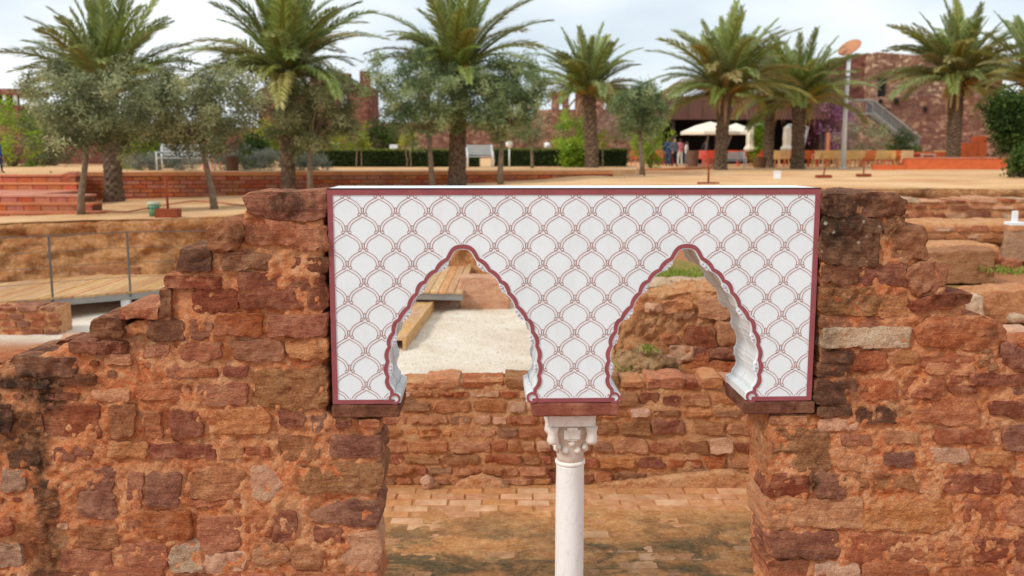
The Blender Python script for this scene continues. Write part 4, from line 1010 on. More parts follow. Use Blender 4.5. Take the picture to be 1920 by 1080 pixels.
slab_block('stone_block', 'long pale low wall block behind the right wall crest', 'block', 1770, 2060, 592, 1.6, .36, .5, 'O', 63, -.3)
slab_block('stone_block', 'small upright pale stone beside the right wall crest', 'block', 1822, 1845, 600, 1.6, .28, .2, 'Y', 64)
random.seed(9)
for k, (px, py, s_, cls) in enumerate(((1900, 625, .25, 'K'), (1880, 655, .3, 'R'), (1915, 650, .3, 'R'), (1868, 492, .3, 'R'), (1895, 500, .35, 'R'), (1745, 455, .3, 'K'), (1905, 600, .2, 'Y'))):
    p = at_z(px, py, 1.6); rock_obj('rock', ['pale loose stone near right edge below the low pale wall', 'red loose stone just above the right wall crest', 'red loose stone at right edge above the purple crest stone', 'red loose stone beside the grass tuft at right', 'flat red stone right of the grass tuft at right', 'pale pink stone at left end of the lowest ruin row', 'small white stone right of the small upright pale stone'][k], 'rock', (p.x, p.y, 1.57), (s_, s_ * .8, s_ * .5), cls, 70 + k, None, 'loose stones in the right ruins')
p = at_y(1908, 420, 15.2); mk = empty('white_marker', (p.x, 15.3, p.z - .02)); tag(mk, 'small white post on a white square base at right edge', 'marker')
MB().cham(-.11, .11, -.11, .11, 0, .05, .01).build('base', WHITEPAINT, mk); MB().cham(-.035, .035, -.035, .035, .05, .22, .008).build('post', WHITEPAINT, mk)

# ------------------------------------------------------------------ brick wall and steps
bwl = empty('brick_wall', (-5, 31, 0)); tag(bwl, 'long low red brick retaining wall in front of the garden terrace', 'wall')
random.seed(3)
brick = MB().box(-.188, .188, 0, .12, 0, .102).me('brick')
xs_ = np.arange(-13.3, 3.4, .4); top = TZ - .02; pts = []
nb = 0
for r_ in range(7):
    z = top - .1 - (r_ + 1) * .128
    for c, x in enumerate(xs_):
        xx = x + (.2 if r_ % 2 else 0); yy = float(wall_line(xx))
        g = float(zup_s(np.array([xx]), np.array([yy]))[0])
        if z + .1 < g - .02 or nb >= 298: continue
        nb += 1; o = link('brick', brick, BRICK, bwl, (xx + 5, yy - 31 + random.uniform(-.008, .008), z), (0, 0, math.atan2(2.6, 17.6)))
m = MB(); mc = MB()
for a, b in zip(xs_[:-1:4], list(xs_[4::4]) + [xs_[-1] + .4]):
    ya, yb = wall_line(a), wall_line(b); M = Matrix.Translation((a + 5, ya - 31, 0)) @ Matrix.Rotation(math.atan2(yb - ya, b - a), 4, 'Z'); l_ = math.hypot(b - a, yb - ya)
    m.box(-.1, l_ - .1, .014, .3, 1.4, top - .1, M); mc.box(-.1, l_ - .1, -.03, .33, top - .1, top + .022, M)
m.build('joint_mortar', BRICKJ, bwl); mc.build('coping', COPING, bwl)
st = empty('brick_steps', (-12, 23, 0)); tag(st, 'wide brick garden steps at the left edge of the photograph', 'steps')
stepb = MB().box(-.19, .19, 0, .1, 0, .125).me('brick')
def step(x0, x1, y0, y1, z0, z1):
    MB().box(x0 + 12, x1 + 12, y0 - 23 + .012, y1 - 23, z0 - .3, z1 - .045).build('step_body', BRICKJ, st)
    MB().box(x0 + 12 - .02, x1 + 12 + .02, y0 - 23 - .02, y1 - 23, z1 - .045, z1).build('tread', COPING, st)
    x = x1 - .2
    while x > x0: link('brick', stepb, BRICK, st, (x + 12, y0 - 23, z0)); x -= .4
zs = 1.92
step(-17, -9.5, 21.95, 22.5, zs, zs + .17); step(-17, -9.8, 22.45, 23.0, zs + .17, zs + .34); step(-17, -10.2, 22.95, 23.6, zs + .34, zs + .51); step(-17, -11.6, 23.58, 26.1, zs + .34, zs + .508)
step(-17, -11.75, 26.05, 26.6, zs + .51, zs + .69); step(-17, -12.0, 26.55, 27.2, zs + .69, TZ + .012)
MB().box(0, 3.75, 0, .3, 1.7, TZ + .03).build('side_wall', BRICK, st, (-.05, 26.6 - 23, 0), (0, 0, math.atan2(3.5, -1.4)))

# ------------------------------------------------------------------ leaves, trees, shrubs
def leaf_mesh(name, cen, ln, wd, tint, up=.0):
    n = len(cen); a = rng.normal(size=(n, 3)); a[:, 2] = a[:, 2] * .8 + up; a /= np.linalg.norm(a, axis=1, keepdims=True)
    b = rng.normal(size=(n, 3)); b -= a * np.sum(a * b, 1, keepdims=True); b /= np.linalg.norm(b, axis=1, keepdims=True)
    l_ = (ln * rng.uniform(.7, 1.3, n))[:, None] / 2; w_ = (wd * rng.uniform(.7, 1.3, n))[:, None] / 2
    V = np.stack([cen - a * l_, cen + b * w_, cen + a * l_, cen - b * w_], 1).reshape(-1, 3)
    i = np.arange(n) * 4; me = mesh(name, V, np.column_stack([i, i + 1, i + 2, i + 3])); attr(me, 'tint', np.repeat(np.clip(tint, 0, 1), 4)); return me
def clumps(n_c, n_l, rad, sig, lumps=.35, seed=0, shell=.55, flat=0):
    d = rng.normal(size=(n_c, 3)); d /= np.linalg.norm(d, axis=1, keepdims=True)
    r = (rng.uniform(shell ** 3, 1, n_c)) ** (1 / 3); r = r * (1 + fbm(d + seed * 9.1, 1.6, 3) * lumps * 2)
    c = d * r[:, None] * np.array(rad)
    if flat: c[:, 2] = np.maximum(c[:, 2], -rad[2] * flat)
    tc_ = rng.uniform(.0, .9, n_c)
    P = np.repeat(c, n_l, 0) + rng.normal(size=(n_c * n_l, 3)) * np.array(sig); T = np.repeat(tc_, n_l) + rng.normal(0, .15, n_c * n_l)
    return P, T, c
def shrub(name, label, cat, loc, rad, mat, n_c=40, n_l=60, ln=.09, wd=.04, sig=.1, group=None, stems=True, seed=1, shell=.4):
    t = empty(name, loc); tag(t, label, cat, group)
    P, T, c = clumps(n_c, n_l, rad, sig, .3, seed, shell); P[:, 2] += rad[2] * .95; P[:, 2] = np.maximum(P[:, 2], .02)
    link('foliage', leaf_mesh('foliage', P, ln, wd, T), mat, t)
    if stems:
        m = MB()
        for q in c[:14]: m.tube([(q[0] * .1, q[1] * .1, -.05), (q[0] * .45, q[1] * .45, rad[2] * .6), (q[0] * .9, q[1] * .9, q[2] + rad[2] * .95)], [.025, .018, .008], 5)
        m.build('stem', BARK, t, smooth=True)
    return t
def tree(name, label, base, crown_c, rad, mat, n_c, n_l, ln, wd, sig, tr=.07, cat='tree', seed=1, bark=BARK, shell=.35, group=None, limbs=9, lean=0.):
    base = Vector(base); cc = Vector(crown_c); t = empty(name, base); tag(t, label, cat, group)
    P, T, c = clumps(n_c, n_l, rad, sig, .45, seed, shell); off = cc - base
    P = P + np.array(off); link('crown', leaf_mesh('crown', P, ln, wd, T), mat, t)
    m = MB(); fork = Vector((off.x * .7, off.y * .7, off.z - rad[2] * .75)); j = lambda s: Vector((random.uniform(-s, s), random.uniform(-s, s), 0))
    m.tube([(0, 0, -.1), Vector((off.x * .15, 0, fork.z * .3)) + j(.04), Vector((off.x * .4, 0, fork.z * .65)) + j(.05), fork], [tr * 1.35, tr * 1.0, tr * .85, tr * .8], 10)
    m.build('trunk', bark, t, smooth=True)
    idx = rng.permutation(len(c))[:limbs]
    for q in c[idx]:
        e = off + Vector(q) * .92; md = fork.lerp(e, .5) + j(.12) - Vector((0, 0, .05)); mm = MB().tube([fork - Vector((0, 0, .03)), fork.lerp(md, .6), md, e], [tr * .55, tr * .42, tr * .3, tr * .1], 7); mm.build('limb', bark, t, smooth=True)
    return t
def gz(x, y): return float(zup_s(np.array([x]), np.array([y]))[0])
random.seed(11)
OL = [  # base px, D, crown centre px, radii px (x, z)
 ((152, 412), 21.8, (165, 203), (110, 78), 'olive tree at far left with slim dark trunk beside the brick steps', OLIVE, 11),
 ((403, 403), 23.0, (365, 210), (112, 70), 'olive tree with leaning trunk in front of white bench', OLIVE, 12),
 ((583, 357), 29.0, (585, 206), (92, 78), 'loose olive tree left of the panel corner, before the second palm', OLIVE, 13),
 ((813, 347), 29.0, (800, 182), (104, 88), 'dense olive tree covering the third palm, left of its trunk', OLIVE2, 14),
 ((938, 347), 29.0, (950, 182), (80, 84), 'olive tree right of the third palm trunk above the panel', OLIVE2, 15),
 ((1205, 335), 34.0, (1197, 204), (46, 50), 'small round olive tree standing alone right of fourth palm', OLIVE2, 16)]
for (bp, D, cp, rp2_, lab, mt, sd_) in OL:
    b = at_y(*bp, D); b.z = gz(b.x, D); c = at_y(*cp, D); k = D / F; rx = rp2_[0] * k; rz = rp2_[1] * k
    s_ = (rx * rz) ** .5
    tree('olive_tree', lab, b, c, (rx, rx * .9, rz), mt, int(60 + 85 * s_), 130, .11, .03, (.12, .12, .105), .075 if D < 25 else .085, 'olive tree', sd_, shell=.2, limbs=14)
# bare multi-stem small tree
b = at_y(998, 312, 37); tree('small_tree', 'thin multi-stem tree with sparse leaves right of the garden lamp', (b.x, 37, TZ), at_y(1000, 238, 37), (.75, .7, .8), OLIVE, 18, 60, .12, .03, (.16, .16, .16), .06, seed=31, limbs=14)
# palms
def frond_mesh(name, Lf, bend, nl=46, wl=.42, droop=.15, sd_=1, twist=.5):
    r = np.random.default_rng(sd_); n = 14; pts = []; ang = 0.; x = z = 0
    for k in range(n + 1):
        pts.append((x, 0, z)); ang = bend * (k / n) ** 1.3; x += Lf / n * math.cos(ang); z -= Lf / n * math.sin(ang)
    pts = np.array(pts); V = []; Fc = []; T = []
    for k in range(n + 1):                                   # rachis
        wd = .035 * (1 - k / n) + .006
        V += [(pts[k, 0], -wd, pts[k, 2]), (pts[k, 0], wd, pts[k, 2]), (pts[k, 0], 0, pts[k, 2] + wd * .9)]; T += [.12 if k < 5 else .35] * 3
    for k in range(n):
        a = 3 * k; b = a + 3; Fc += [(a, b, b + 1, a + 1), (a + 1, b + 1, b + 2, a + 2), (a + 2, b + 2, b, a)]
    for k in range(nl):
        t = .13 + .87 * (k + .5) / nl; f = t * n; i = min(int(f), n - 1); p = pts[i] + (pts[i + 1] - pts[i]) * (f - i)
        tan = (pts[i + 1] - pts[i]) / np.linalg.norm(pts[i + 1] - pts[i]); nrm = np.array([-tan[2], 0, tan[0]])
        ll = wl * (math.sin(math.pi * min(1, (t * .84 + .16)) ** .8) * .75 + .3)
        for s_ in (-1, 1):
            fw = r.uniform(.8, 1.5); upv = r.uniform(.1, .7)
            d = tan * fw + np.array([0, s_, 0]) * 1. + nrm * upv; d /= np.linalg.norm(d); l_ = ll * r.uniform(.8, 1.1)
            wv = np.cross(d, nrm); wv /= np.linalg.norm(wv); wv = wv * .0072
            b = len(V); tip = p + d * l_ + np.array([0, 0, -droop * l_]); md = p + d * l_ * .45
            V += [tuple(p), tuple(md + wv), tuple(tip), tuple(md - wv)]; tt = r.uniform(.35, 1.); T += [tt] * 3 + [tt]
            Fc.append((b, b + 1, b + 2, b + 3))
    me = mesh(name, V, Fc); attr(me, 'tint', T); return me
FR = {}
for k, (bend, wl) in enumerate(((.35, .5), (.85, .54), (1.15, .54), (1.3, .5))):
    FR[k] = [frond_mesh('frond', 1., bend, 84, wl / 2.7, .12 + .1 * k, 10 * k + q) for q in range(2)]
    for q, m in enumerate(FR[k]): m.materials.append(PALM)
FRY = [m.copy() for m in (FR[2][0], FR[3][0], FR[1][1])]
for m in FRY: m.materials.clear(); m.materials.append(PALM_Y)
FRD = [frond_mesh('dead_frond', 1., 1.9, 30, .3 / 2.9, .7, 77), frond_mesh('dead_frond', 1., 1.4, 30, .26 / 2.9, .8, 78)]
for m in FRD: m.materials.append(PALM_DEAD)
def palm(label, bp, D, ctop, Lf, trad, nf=44, ndead=5, seed=1, zb=None, yel=.2, low=8, fruit=True):
    r = random.Random(seed); tp_ = r.uniform(0, 6.28); nf = int(nf * r.uniform(1.05, 1.4)); b = at_y(*bp, D); b.z = gz(b.x, D) if zb is None else zb; c = at_y(*ctop, D)
    t = empty('palm_tree', b); tag(t, label, 'palm tree', 'palms'); H = c.z - b.z; dxp = c.x - b.x
    # trunk with spiral leaf-base scars
    nr_, ns_ = int(H / .045), 26; K, J = np.meshgrid(np.arange(nr_ + 1), np.arange(ns_), indexing='ij'); K = K.ravel(); J = J.ravel(); th = J / ns_ * 2 * math.pi; zz_ = K / nr_ * H
    scar = np.abs(((zz_ * 4.6 + th / (2 * math.pi) * 5) % 1) - .5) + np.abs(((zz_ * 4.6 - th / (2 * math.pi) * 8) % 1) - .5)
    rad = trad * .84 * (1 + .28 * np.exp(-zz_ / .25) + .2 * sst(H - .9, H - .1, zz_)) + (scar - .5) * .075 * trad / .3 + vnoise(np.column_stack([np.cos(th) * 3, np.sin(th) * 3, zz_ * 9])) * .02
    V = np.column_stack([rad * np.cos(th) + dxp * (zz_ / H) ** 1.5, rad * np.sin(th), zz_ - .05])
    i = (np.arange(nr_)[:, None] * ns_ + np.arange(ns_)[None]).ravel(); j = (np.arange(nr_)[:, None] * ns_ + (np.arange(ns_)[None] + 1) % ns_).ravel()
    link('trunk', mesh('trunk', V, np.column_stack([i, j, j + ns_, i + ns_]).tolist() + [tuple(range(nr_ * ns_, nr_ * ns_ + ns_))]), PBARK, t)
    for k in range(nf):
        q = (k + .5) / nf; az = k * 2.39996 + r.uniform(-.2, .2); el = 86 - (86 - low - 10) * q ** 1.0 + r.uniform(-11, 11) + 9 * math.sin(az - tp_) * q
        kk = 0 if q < .22 else 1 if q < .5 else 2 if q < .8 else 3
        me = r.choice(FR[kk])
        if q > .45 and r.random() < yel: me = r.choice(FRY[:2])
        L_ = Lf * r.uniform(.72, 1.12) * (.9 if q < .1 else 1.)
        o = link('frond', me, None, t, (dxp + .12 * math.cos(az), .12 * math.sin(az), H - .05 - .25 * q), (r.uniform(-.5, .5), -R(el), az)); o.scale = (L_, L_ * 1.0, L_)
    for k in range(ndead):
        az = r.uniform(0, 6.28); o = link('dead_frond', r.choice(FRD), None, t, (dxp + .2 * math.cos(az), .2 * math.sin(az), H - .25), (0, R(r.uniform(8, 40)), az)); s_ = Lf * r.uniform(.28, .46); o.scale = (s_,) * 3
    if fruit:
        m = MB()
        for k in range(9):
            az = r.uniform(0, 6.28); l_ = r.uniform(.4, .75); m.tube([(dxp, 0, H - .1), (dxp + math.cos(az) * l_ * .6, math.sin(az) * l_ * .6, H + .1), (dxp + math.cos(az) * l_, math.sin(az) * l_, H - .2)], [.035, .028, .015], 5)
        m.build('fruit_stalk', FRUIT, t, smooth=True)
    return t
palm('tall palm at far left rising from in front of the brick wall', (215, 378), 28.6, (200, 160), 3.1, .30, 46, 2, 1)
palm('second palm from left, crown cut by the top of the photograph', (541, 358), 29.4, (535, 134), 3.2, .25, 46, 3, 2)
palm('third palm from left, thick trunk behind the olive trees', (857, 347), 29.9, (862, 130), 2.95, .30, 40, 2, 3)
palm('fourth palm from left with full round crown and clear dark trunk', (1110, 326), 38, (1102, 168), 2.9, .30, 54, 4, 4)
palm('fifth palm from left with hanging tan fronds before the parasol', (1350, 318), 46, (1360, 168), 4.0, .35, 54, 16, 5, yel=.4, low=4)
palm('palm behind the fifth one, half hidden by its crown', (1440, 304), 54, (1445, 180), 3.3, .32, 40, 12, 6, zb=2.5, yel=.4, low=4)
palm('palm just left of the tall white lamp post', (1495, 316), 50, (1498, 186), 3.8, .38, 46, 10, 7, yel=.3, low=6)
palm('large palm at right in front of the castle tower', (1787, 292), 52, (1795, 150), 4.4, .42, 54, 10, 8, zb=2.62, yel=.35, low=4)
palm('palm cut by the right edge of the photograph', (1950, 310), 47, (1945, 150), 3.6, .35, 46, 5, 9, yel=.25)

# garden shrubs and hedge
def hedge(label, px0, px1, D, ytop, depth, seed):
    a = at_y(px0, ytop, D); b = at_y(px1, ytop, D); h = a.z - TZ; Lh = b.x - a.x; t = empty('hedge', (a.x, D, TZ)); tag(t, label, 'hedge', 'clipped hedges on the terrace')
    MB().box(.05, Lh - .05, .06, depth - .05, 0, h - .06).build('inner_core', plain('hedge_inner%d' % seed, C(36, 46, 24), .95), t)  # solid dark green core box behind the leaf layer
    n = int(Lh * 900); P = np.column_stack([rng.uniform(0, Lh, n), rng.normal(.03, .035, n), rng.uniform(0, h, n)]); link('side_foliage', leaf_mesh('side_foliage', P, .08, .04, rng.uniform(0, 1, n)), LEAF_H, t)
    n = int(Lh * 700); P = np.column_stack([rng.uniform(0, Lh, n), rng.uniform(-.02, depth, n), h + rng.normal(-.02, .035, n)]); link('top_foliage', leaf_mesh('top_foliage', P, .08, .04, rng.uniform(0, 1, n)), LEAF_HT, t)
hedge('dark clipped hedge behind the brick wall, longer left stretch', 555, 900, 39.5, 281, .9, 1)
hedge('dark clipped hedge right of the grey bench, shorter right stretch', 925, 1178, 40.5, 280, .9, 2)
for k, (px, D, rx, rz) in enumerate(((262, 33, .8, .3), (300, 33.3, .7, .28), (345, 33.2, .8, .26), (430, 33.0, .6, .3), (470, 32.8, .75, .38), (510, 33, .7, .36), (560, 33, .55, .3), (595, 33.2, .5, .3))):
    p = at_y(px, 318, D); shrub('lavender_shrub', ['low grey lavender bush left of the white bench', 'grey lavender bush at left end of the white bench', 'grey lavender bush behind the white bench', 'grey lavender bush right of white bench by brown planter', 'large grey lavender bush right of the brown planter', 'grey lavender bush left of second palm trunk', 'grey lavender bush right of second palm trunk', 'smallest grey lavender bush near start of hedge'][k], 'shrub', (p.x, D, TZ), (rx, .5, rz), LEAF_LAV, 26, 60, .11, .02, .08, 'lavender bushes', False, 60 + k)
SH = [(240, 268, 36, .8, .8, LEAF_B, 'bright green shrub behind the first palm trunk'), (480, 280, 37, .75, .55, LEAF_D, 'dark green mound shrub right of the brown planter'), (500, 262, 41, .8, .75, LEAF_Y, 'yellow flowering shrub left of second palm trunk'),
      (575, 268, 42, .7, .6, LEAF_Y, 'yellow-green shrub right of second palm trunk'), (650, 262, 42, .9, .8, LEAF_Y, 'yellow-green shrub rising above the left hedge'), (1070, 240, 46, .9, .95, LEAF_B, 'green shrub left of fourth palm trunk'),
      (1075, 288, 39, .35, .5, LEAF_B, 'small bright green shrub in front of right hedge'), (1222, 260, 52, .95, 1.2, LEAF_B, 'vivid green bush at left end of the cafe'), (20, 250, 40, 1.6, 1.7, LEAF_B, 'bright green tree-like bush at far left edge'),
      (90, 235, 43, 1.5, 1.4, LEAF_D, 'darker green bush before the rubble castle wall at left'), (320, 262, 38, .9, .7, LEAF_D, 'dark bush behind the white bench'), (1695, 268, 62, 1.0, .9, LEAF_D, 'dark bush at foot of the metal stair'),
      (1630, 258, 66, 1.9, 1.2, OLIVE, 'olive-green shrub left of the metal stair'), (715, 262, 44, 1.0, .9, LEAF_D, 'dark bush behind the hedge left of olive trees'), (1422, 262, 58, .4, 1.1, LEAF_B, 'narrow green plant beside the closed parasol')]
for k, (px, py, D, rx, rz, mt, lab) in enumerate(SH):
    p = at_y(px, py, D); zg = TZ if px < 1190 else 2.5
    shrub('bush', lab, 'bush', (p.x, D, zg), (rx, rx * .8, max(.3, (at_y(px, py - rz / D * F, D).z - zg) / 1.95)), mt, 50, 70, .13, .06, .16, 'garden bushes', True, 90 + k)
p = at_y(1905, 330, 33); tree('broadleaf_tree', 'dark green leafy tree at the right edge of the photograph', (at_y(1905, 320, 33).x, 33, gz(10, 33)), at_y(1910, 225, 33), (.95, .9, 1.0), LEAF_D, 130, 100, .14, .07, (.17, .17, .15), .12, seed=71)
p = at_y(1915, 325, 31); shrub('bush', 'dark green bush at bottom of the right edge tree', 'bush', (p.x + .1, 31, gz(10, 31) - .05), (.45, .5, .5), LEAF_D, 40, 70, .12, .06, .12, 'garden bushes', True, 120)
tree('blossom_tree', 'leafless tree with pink-purple blossom left of the lamp post', (at_y(1562, 300, 68).x, 68, 2.5), at_y(1560, 220, 68), (1.9, 1.6, 1.7), BLOSSOM, 80, 60, .16, .12, (.25, .25, .22), .14, seed=72, bark=BARK)
tree('bare_tree', 'grey twiggy bare tree under the castle wall beside the lamp post', (at_y(1585, 300, 72).x, 72, 2.5), at_y(1580, 262, 72), (2.4, 1.8, 1.2), GREY_TWIG, 60, 40, .3, .02, (.3, .3, .3), .12, seed=73, limbs=16)
tree('bare_tree', 'bare pinkish twiggy tree against the castle wall right of fourth palm', (at_y(1160, 300, 60).x, 60, 2.5), at_y(1150, 240, 60), (1.5, 1.3, 1.2), GREY_TWIG, 50, 40, .3, .02, (.3, .3, .3), .1, seed=74, limbs=14)
for k, (px, D) in enumerate(((668, 38.6), (678, 38.8), (762, 38.6), (770, 38.9), (1130, 39))):                 # thin saplings before the hedge
    p = at_y(px, 312, D); tree('sapling', ['thin sapling before left hedge, left of a close pair', 'thin sapling before left hedge, right of a close pair', 'thin sapling before hedge, left one near olive trunk', 'thin sapling before hedge, right one near olive trunk', 'thin sapling before right hedge beside fourth palm'][k], (p.x, D, TZ), (p.x, D, TZ + 1.15), (.3, .3, .35), LEAF_Y, 10, 40, .09, .04, (.08, .08, .08), .025, seed=130 + k, limbs=5, group='saplings')
# weeds on the dig edge
def tuft(label, loc, n, r_, h):
    c = np.column_stack([rng.normal(0, r_, n), rng.normal(0, r_ * .6, n), rng.uniform(0, h * .6, n)]); me = leaf_mesh('weed_tuft', c, h, .012, rng.uniform(0, 1, n), 1.4)
    tag(link('weed_tuft', me, GRASS, None, loc), label, 'weeds', 'weed tufts in the dig', 'stuff')
for k, (px, py, Y, n, r_) in enumerate(((1250, 706, 10.85, 160, .06), (1175, 690, 10.9, 90, .06), (1215, 655, 10.9, 70, .05), (1270, 512, 13.4, 500, .35), (1310, 520, 13.0, 250, .2), (1230, 522, 13.0, 250, .2), (1855, 505, 14.2, 200, .14), (1905, 510, 13.9, 160, .14))):
    p = at_y(px, py, Y); z = {0: 1.15, 1: 1.2}.get(k, p.z); tuft(['green weed tuft at foot of the rubble mound in right arch', 'green weed at left foot of the rubble mound', 'sparse weed on the rubble mound', 'grass patch on the ledge high in the right arch', 'grass patch at right of the ledge in right arch', 'grass patch at left of the ledge in right arch', 'grass tuft beside the white-topped block at right', 'grass tuft at right edge among the ruins'][k], (p.x, Y, p.z - .02), n, r_, .11)

# ------------------------------------------------------------------ furniture
def bench(label, px, D, width, z, rz=0):
    p = at_y(px, 310, D); t = empty('park_bench', (p.x, D, z), rz); tag(t, label, 'bench', 'park benches'); hw = width / 2
    for k in range(4): MB().cham(-hw, hw, -.24 + k * .12, -.13 + k * .12, .41, .45, .008).build('seat_slat', BENCHSEAT, t)
    for k in range(4):
        M = Matrix.Translation((0, .26 + k * .025, .50 + k * .1)) @ Matrix.Rotation(-.22, 4, 'X'); m = MB(); m.box(-hw, hw, -.014, .014, 0, .085, M); m.build('back_slat', BENCHSEAT, t)
    for s_ in (-1, 1):
        x = s_ * (hw - .06)
        MB().tube([(x, -.24, 0), (x, -.22, .4), (x, -.25, .62), (x, .24, .62)], .025, 8).build('arm_frame', WHITEPAINT, t, smooth=True)
        MB().tube([(x, .3, 0), (x, .24, .4), (x, .35, .9)], .025, 8).build('leg', WHITEPAINT, t, smooth=True)
    return t
bench('long white bench on the terrace at left behind the leaning olive', 348, 32.2, 1.86, TZ)
bench('small grey bench right of the third palm trunk', 900, 38.5, 1.12, TZ, .12)
bench('grey bench behind the fifth palm near the cafe', 1378, 50, 1.15, 2.5)
def lamp(label, px, py, D, h):
    p = at_y(px, py, D); t = empty('garden_lamp', (p.x, D, TZ)); tag(t, label, 'lamp', 'garden lamps'); H = p.z - TZ
    MB().tube([(0, 0, 0), (0, 0, H - .1)], .03, 8).build('post', WHITEPAINT, t, smooth=True)
    MB().lathe([(.05, -.12), (.12, -.1), (.15, 0), (.13, .09), (.05, .14)], 14, (0, 0, H)).build('lamp_head', plain('lamp_white', C(238, 236, 230), .5), t, smooth=True)
for k, (px, py, D) in enumerate(((403, 277, 33.6), (483, 294, 40), (955, 271, 39), (1026, 273, 42))):
    lamp(['white globe garden lamp right of the white bench', 'small white lamp above the lavender', 'white garden lamp right of the grey bench', 'white garden lamp right of the thin multi-stem tree'][k], px, py, D, 1)
def infobox(label, px, py, D, w_, h_):
    p = at_y(px, py, D); t = empty('information_board', (p.x, D, TZ)); tag(t, label, 'board', 'white boards above the hedge'); z = p.z - TZ
    for s_ in (-1, 1): MB().box(s_ * w_ * .35 - .02, s_ * w_ * .35 + .02, 0, .04, 0, z).build('leg', GREYPAINT, t)
    MB().box(-w_ / 2, w_ / 2, -.03, .0, z - h_ / 2, z + h_ / 2).build('board', WHITEPAINT, t)
infobox('white board above the hedge, larger left one', 626, 272, 43, .45, .26); infobox('white board above the hedge, smaller right one', 738, 275, 43, .36, .2)
# plant tub
def tub(label, px, py, D, z, r_, h):
    p = at_y(px, py, D); t = empty('planter_tub', (p.x, D, z)); tag(t, label, 'planter', 'planter tubs')
    MB().lathe([(r_ * .85, 0), (r_, h), (r_ * .88, h), (r_ * .85, h - .06)], 20).build('tub', BROWNP, t, smooth=False)
    MB().lathe([(r_ * .84, h - .08), (r_ * .83, h - .07)], 20).build('soil', plain('soil%d' % px, C(70, 52, 40), .9), t)
tub('round brown planter tub between lavender and white bench', 436, 318, 32.4, TZ, .22, .48); tub('dark brown planter tub near the cafe bench', 1425, 310, 52, 2.5, .36, .6); tub('wide dark brown tub on the ground before the orange wall', 1698, 315, 50, 2.5, .38, .3)
tub('round dark planter tub beside the standing people', 1298, 312, 55, 2.5, .36, .95)
def signstand(label, px, py, D, z, bw_, bh_, ph, lean=0):
    p = at_y(px, py, D); t = empty('sign_stand', (p.x, D, z)); tag(t, label, 'sign stand', 'rusty sign stands')
    MB().cham(-bw_ / 2, bw_ / 2, -.14, .14, 0, bh_, .01).build('base_box', RUST, t); MB().tube([(0, 0, bh_ - .01), (lean, .02, ph)], .025, 8).build('post', RUST, t, smooth=True)
    MB().box(-.06, .06, -.012, .012, ph - .1, ph + .02).build('plate', RUST, t, (lean, .02, 0))
p = at_y(317, 431, 19.9); z = gz(p.x, 19.9); signstand('rusty post on rusty box base beside the green bin', 317, 431, 19.9, z, .46, .19, .86, -.03)
signstand('thin rusty post on flat base above the panel', 1328, 347, 24, gz(5, 24), .5, .05, .62); signstand('rusty post stand, left of two before the orange chairs', 1544, 335, 31, gz(10, 31), .46, .1, .6, .07); signstand('rusty post stand, right of two before the orange chairs', 1619, 332, 33, gz(12, 33), .44, .1, .62)
p = at_y(291, 431, 20.2); gb = empty('litter_bin', (p.x, 20.2, gz(p.x, 20.2))); tag(gb, 'small green litter bin beside the rusty sign stand', 'bin')
MB().lathe([(.10, 0), (.125, .27), (.12, .27)], 20).build('bin_body', GREENP, gb, smooth=True); MB().lathe([(.13, .265), (.137, .28), (.137, .315), (.125, .325)], 20).build('rim', plain('bin_rim', C(170, 186, 160), .5), gb, smooth=True)
for k in range(5): a = -1.57 + (k - 2) * .55; MB().lathe([(.001, -.02), (.02, -.006), (.02, .006), (.001, .02)], 8, (.118 * math.cos(a), .118 * math.sin(a), .2)).build('hole', DARK, gb)
p = at_y(1457, 331, 30); wb = empty('white_box', (p.x, 30, gz(8, 30))); tag(wb, 'small white box standing on the sandy ground', 'box'); MB().cham(-.09, .09, -.08, .08, 0, .2, .02).build('box_body', WHITEPAINT, wb); MB().cham(-.1, .1, -.09, .09, .2, .235, .01).build('lid', WHITEPAINT, wb)
p = at_y(1186, 330, 33); tag(MB().cham(-.36, .36, -.12, .12, 0, .07, .01).build('kerb_stone', STONE['Y'], None, (p.x, 33, gz(5, 33) - .01)), 'pale flat kerb stone left of the small olive trunk', 'kerb stone')
hz_ = [at_z(px, py, 1.95) for px, py in ((20, 400), (120, 402), (175, 406), (240, 409), (300, 396), (362, 386), (410, 392), (455, 400), (540, 402))]
tag(MB().tube([(p.x, p.y, gz(p.x, p.y) + .035) for p in hz_], .016, 6).build('garden_hose', plain('hose_red', C(168, 78, 54), .6), smooth=True), 'thin red hose lying across the sandy ground at left', 'hose')
# low red kerb of the plaza
kb = empty('brick_kerb', (5, 41, 0)); tag(kb, 'low red brick kerb between sandy ground and cafe plaza', 'kerb')
kp = [at_z(1110, 318, 2.62), at_z(1180, 320, 2.6), at_z(1260, 318, 2.58), at_z(1345, 315, 2.56)]
m = MB()
for a, b in zip(kp, kp[1:]):
    d = b - a; M = Matrix.Translation((a.x - 5, a.y - 41, 0)) @ Matrix.Rotation(math.atan2(d.y, d.x), 4, 'Z'); m.box(0, math.hypot(d.x, d.y), 0, .4, 2.3, 2.66, M)
m.build('kerb_body', COPING, kb)
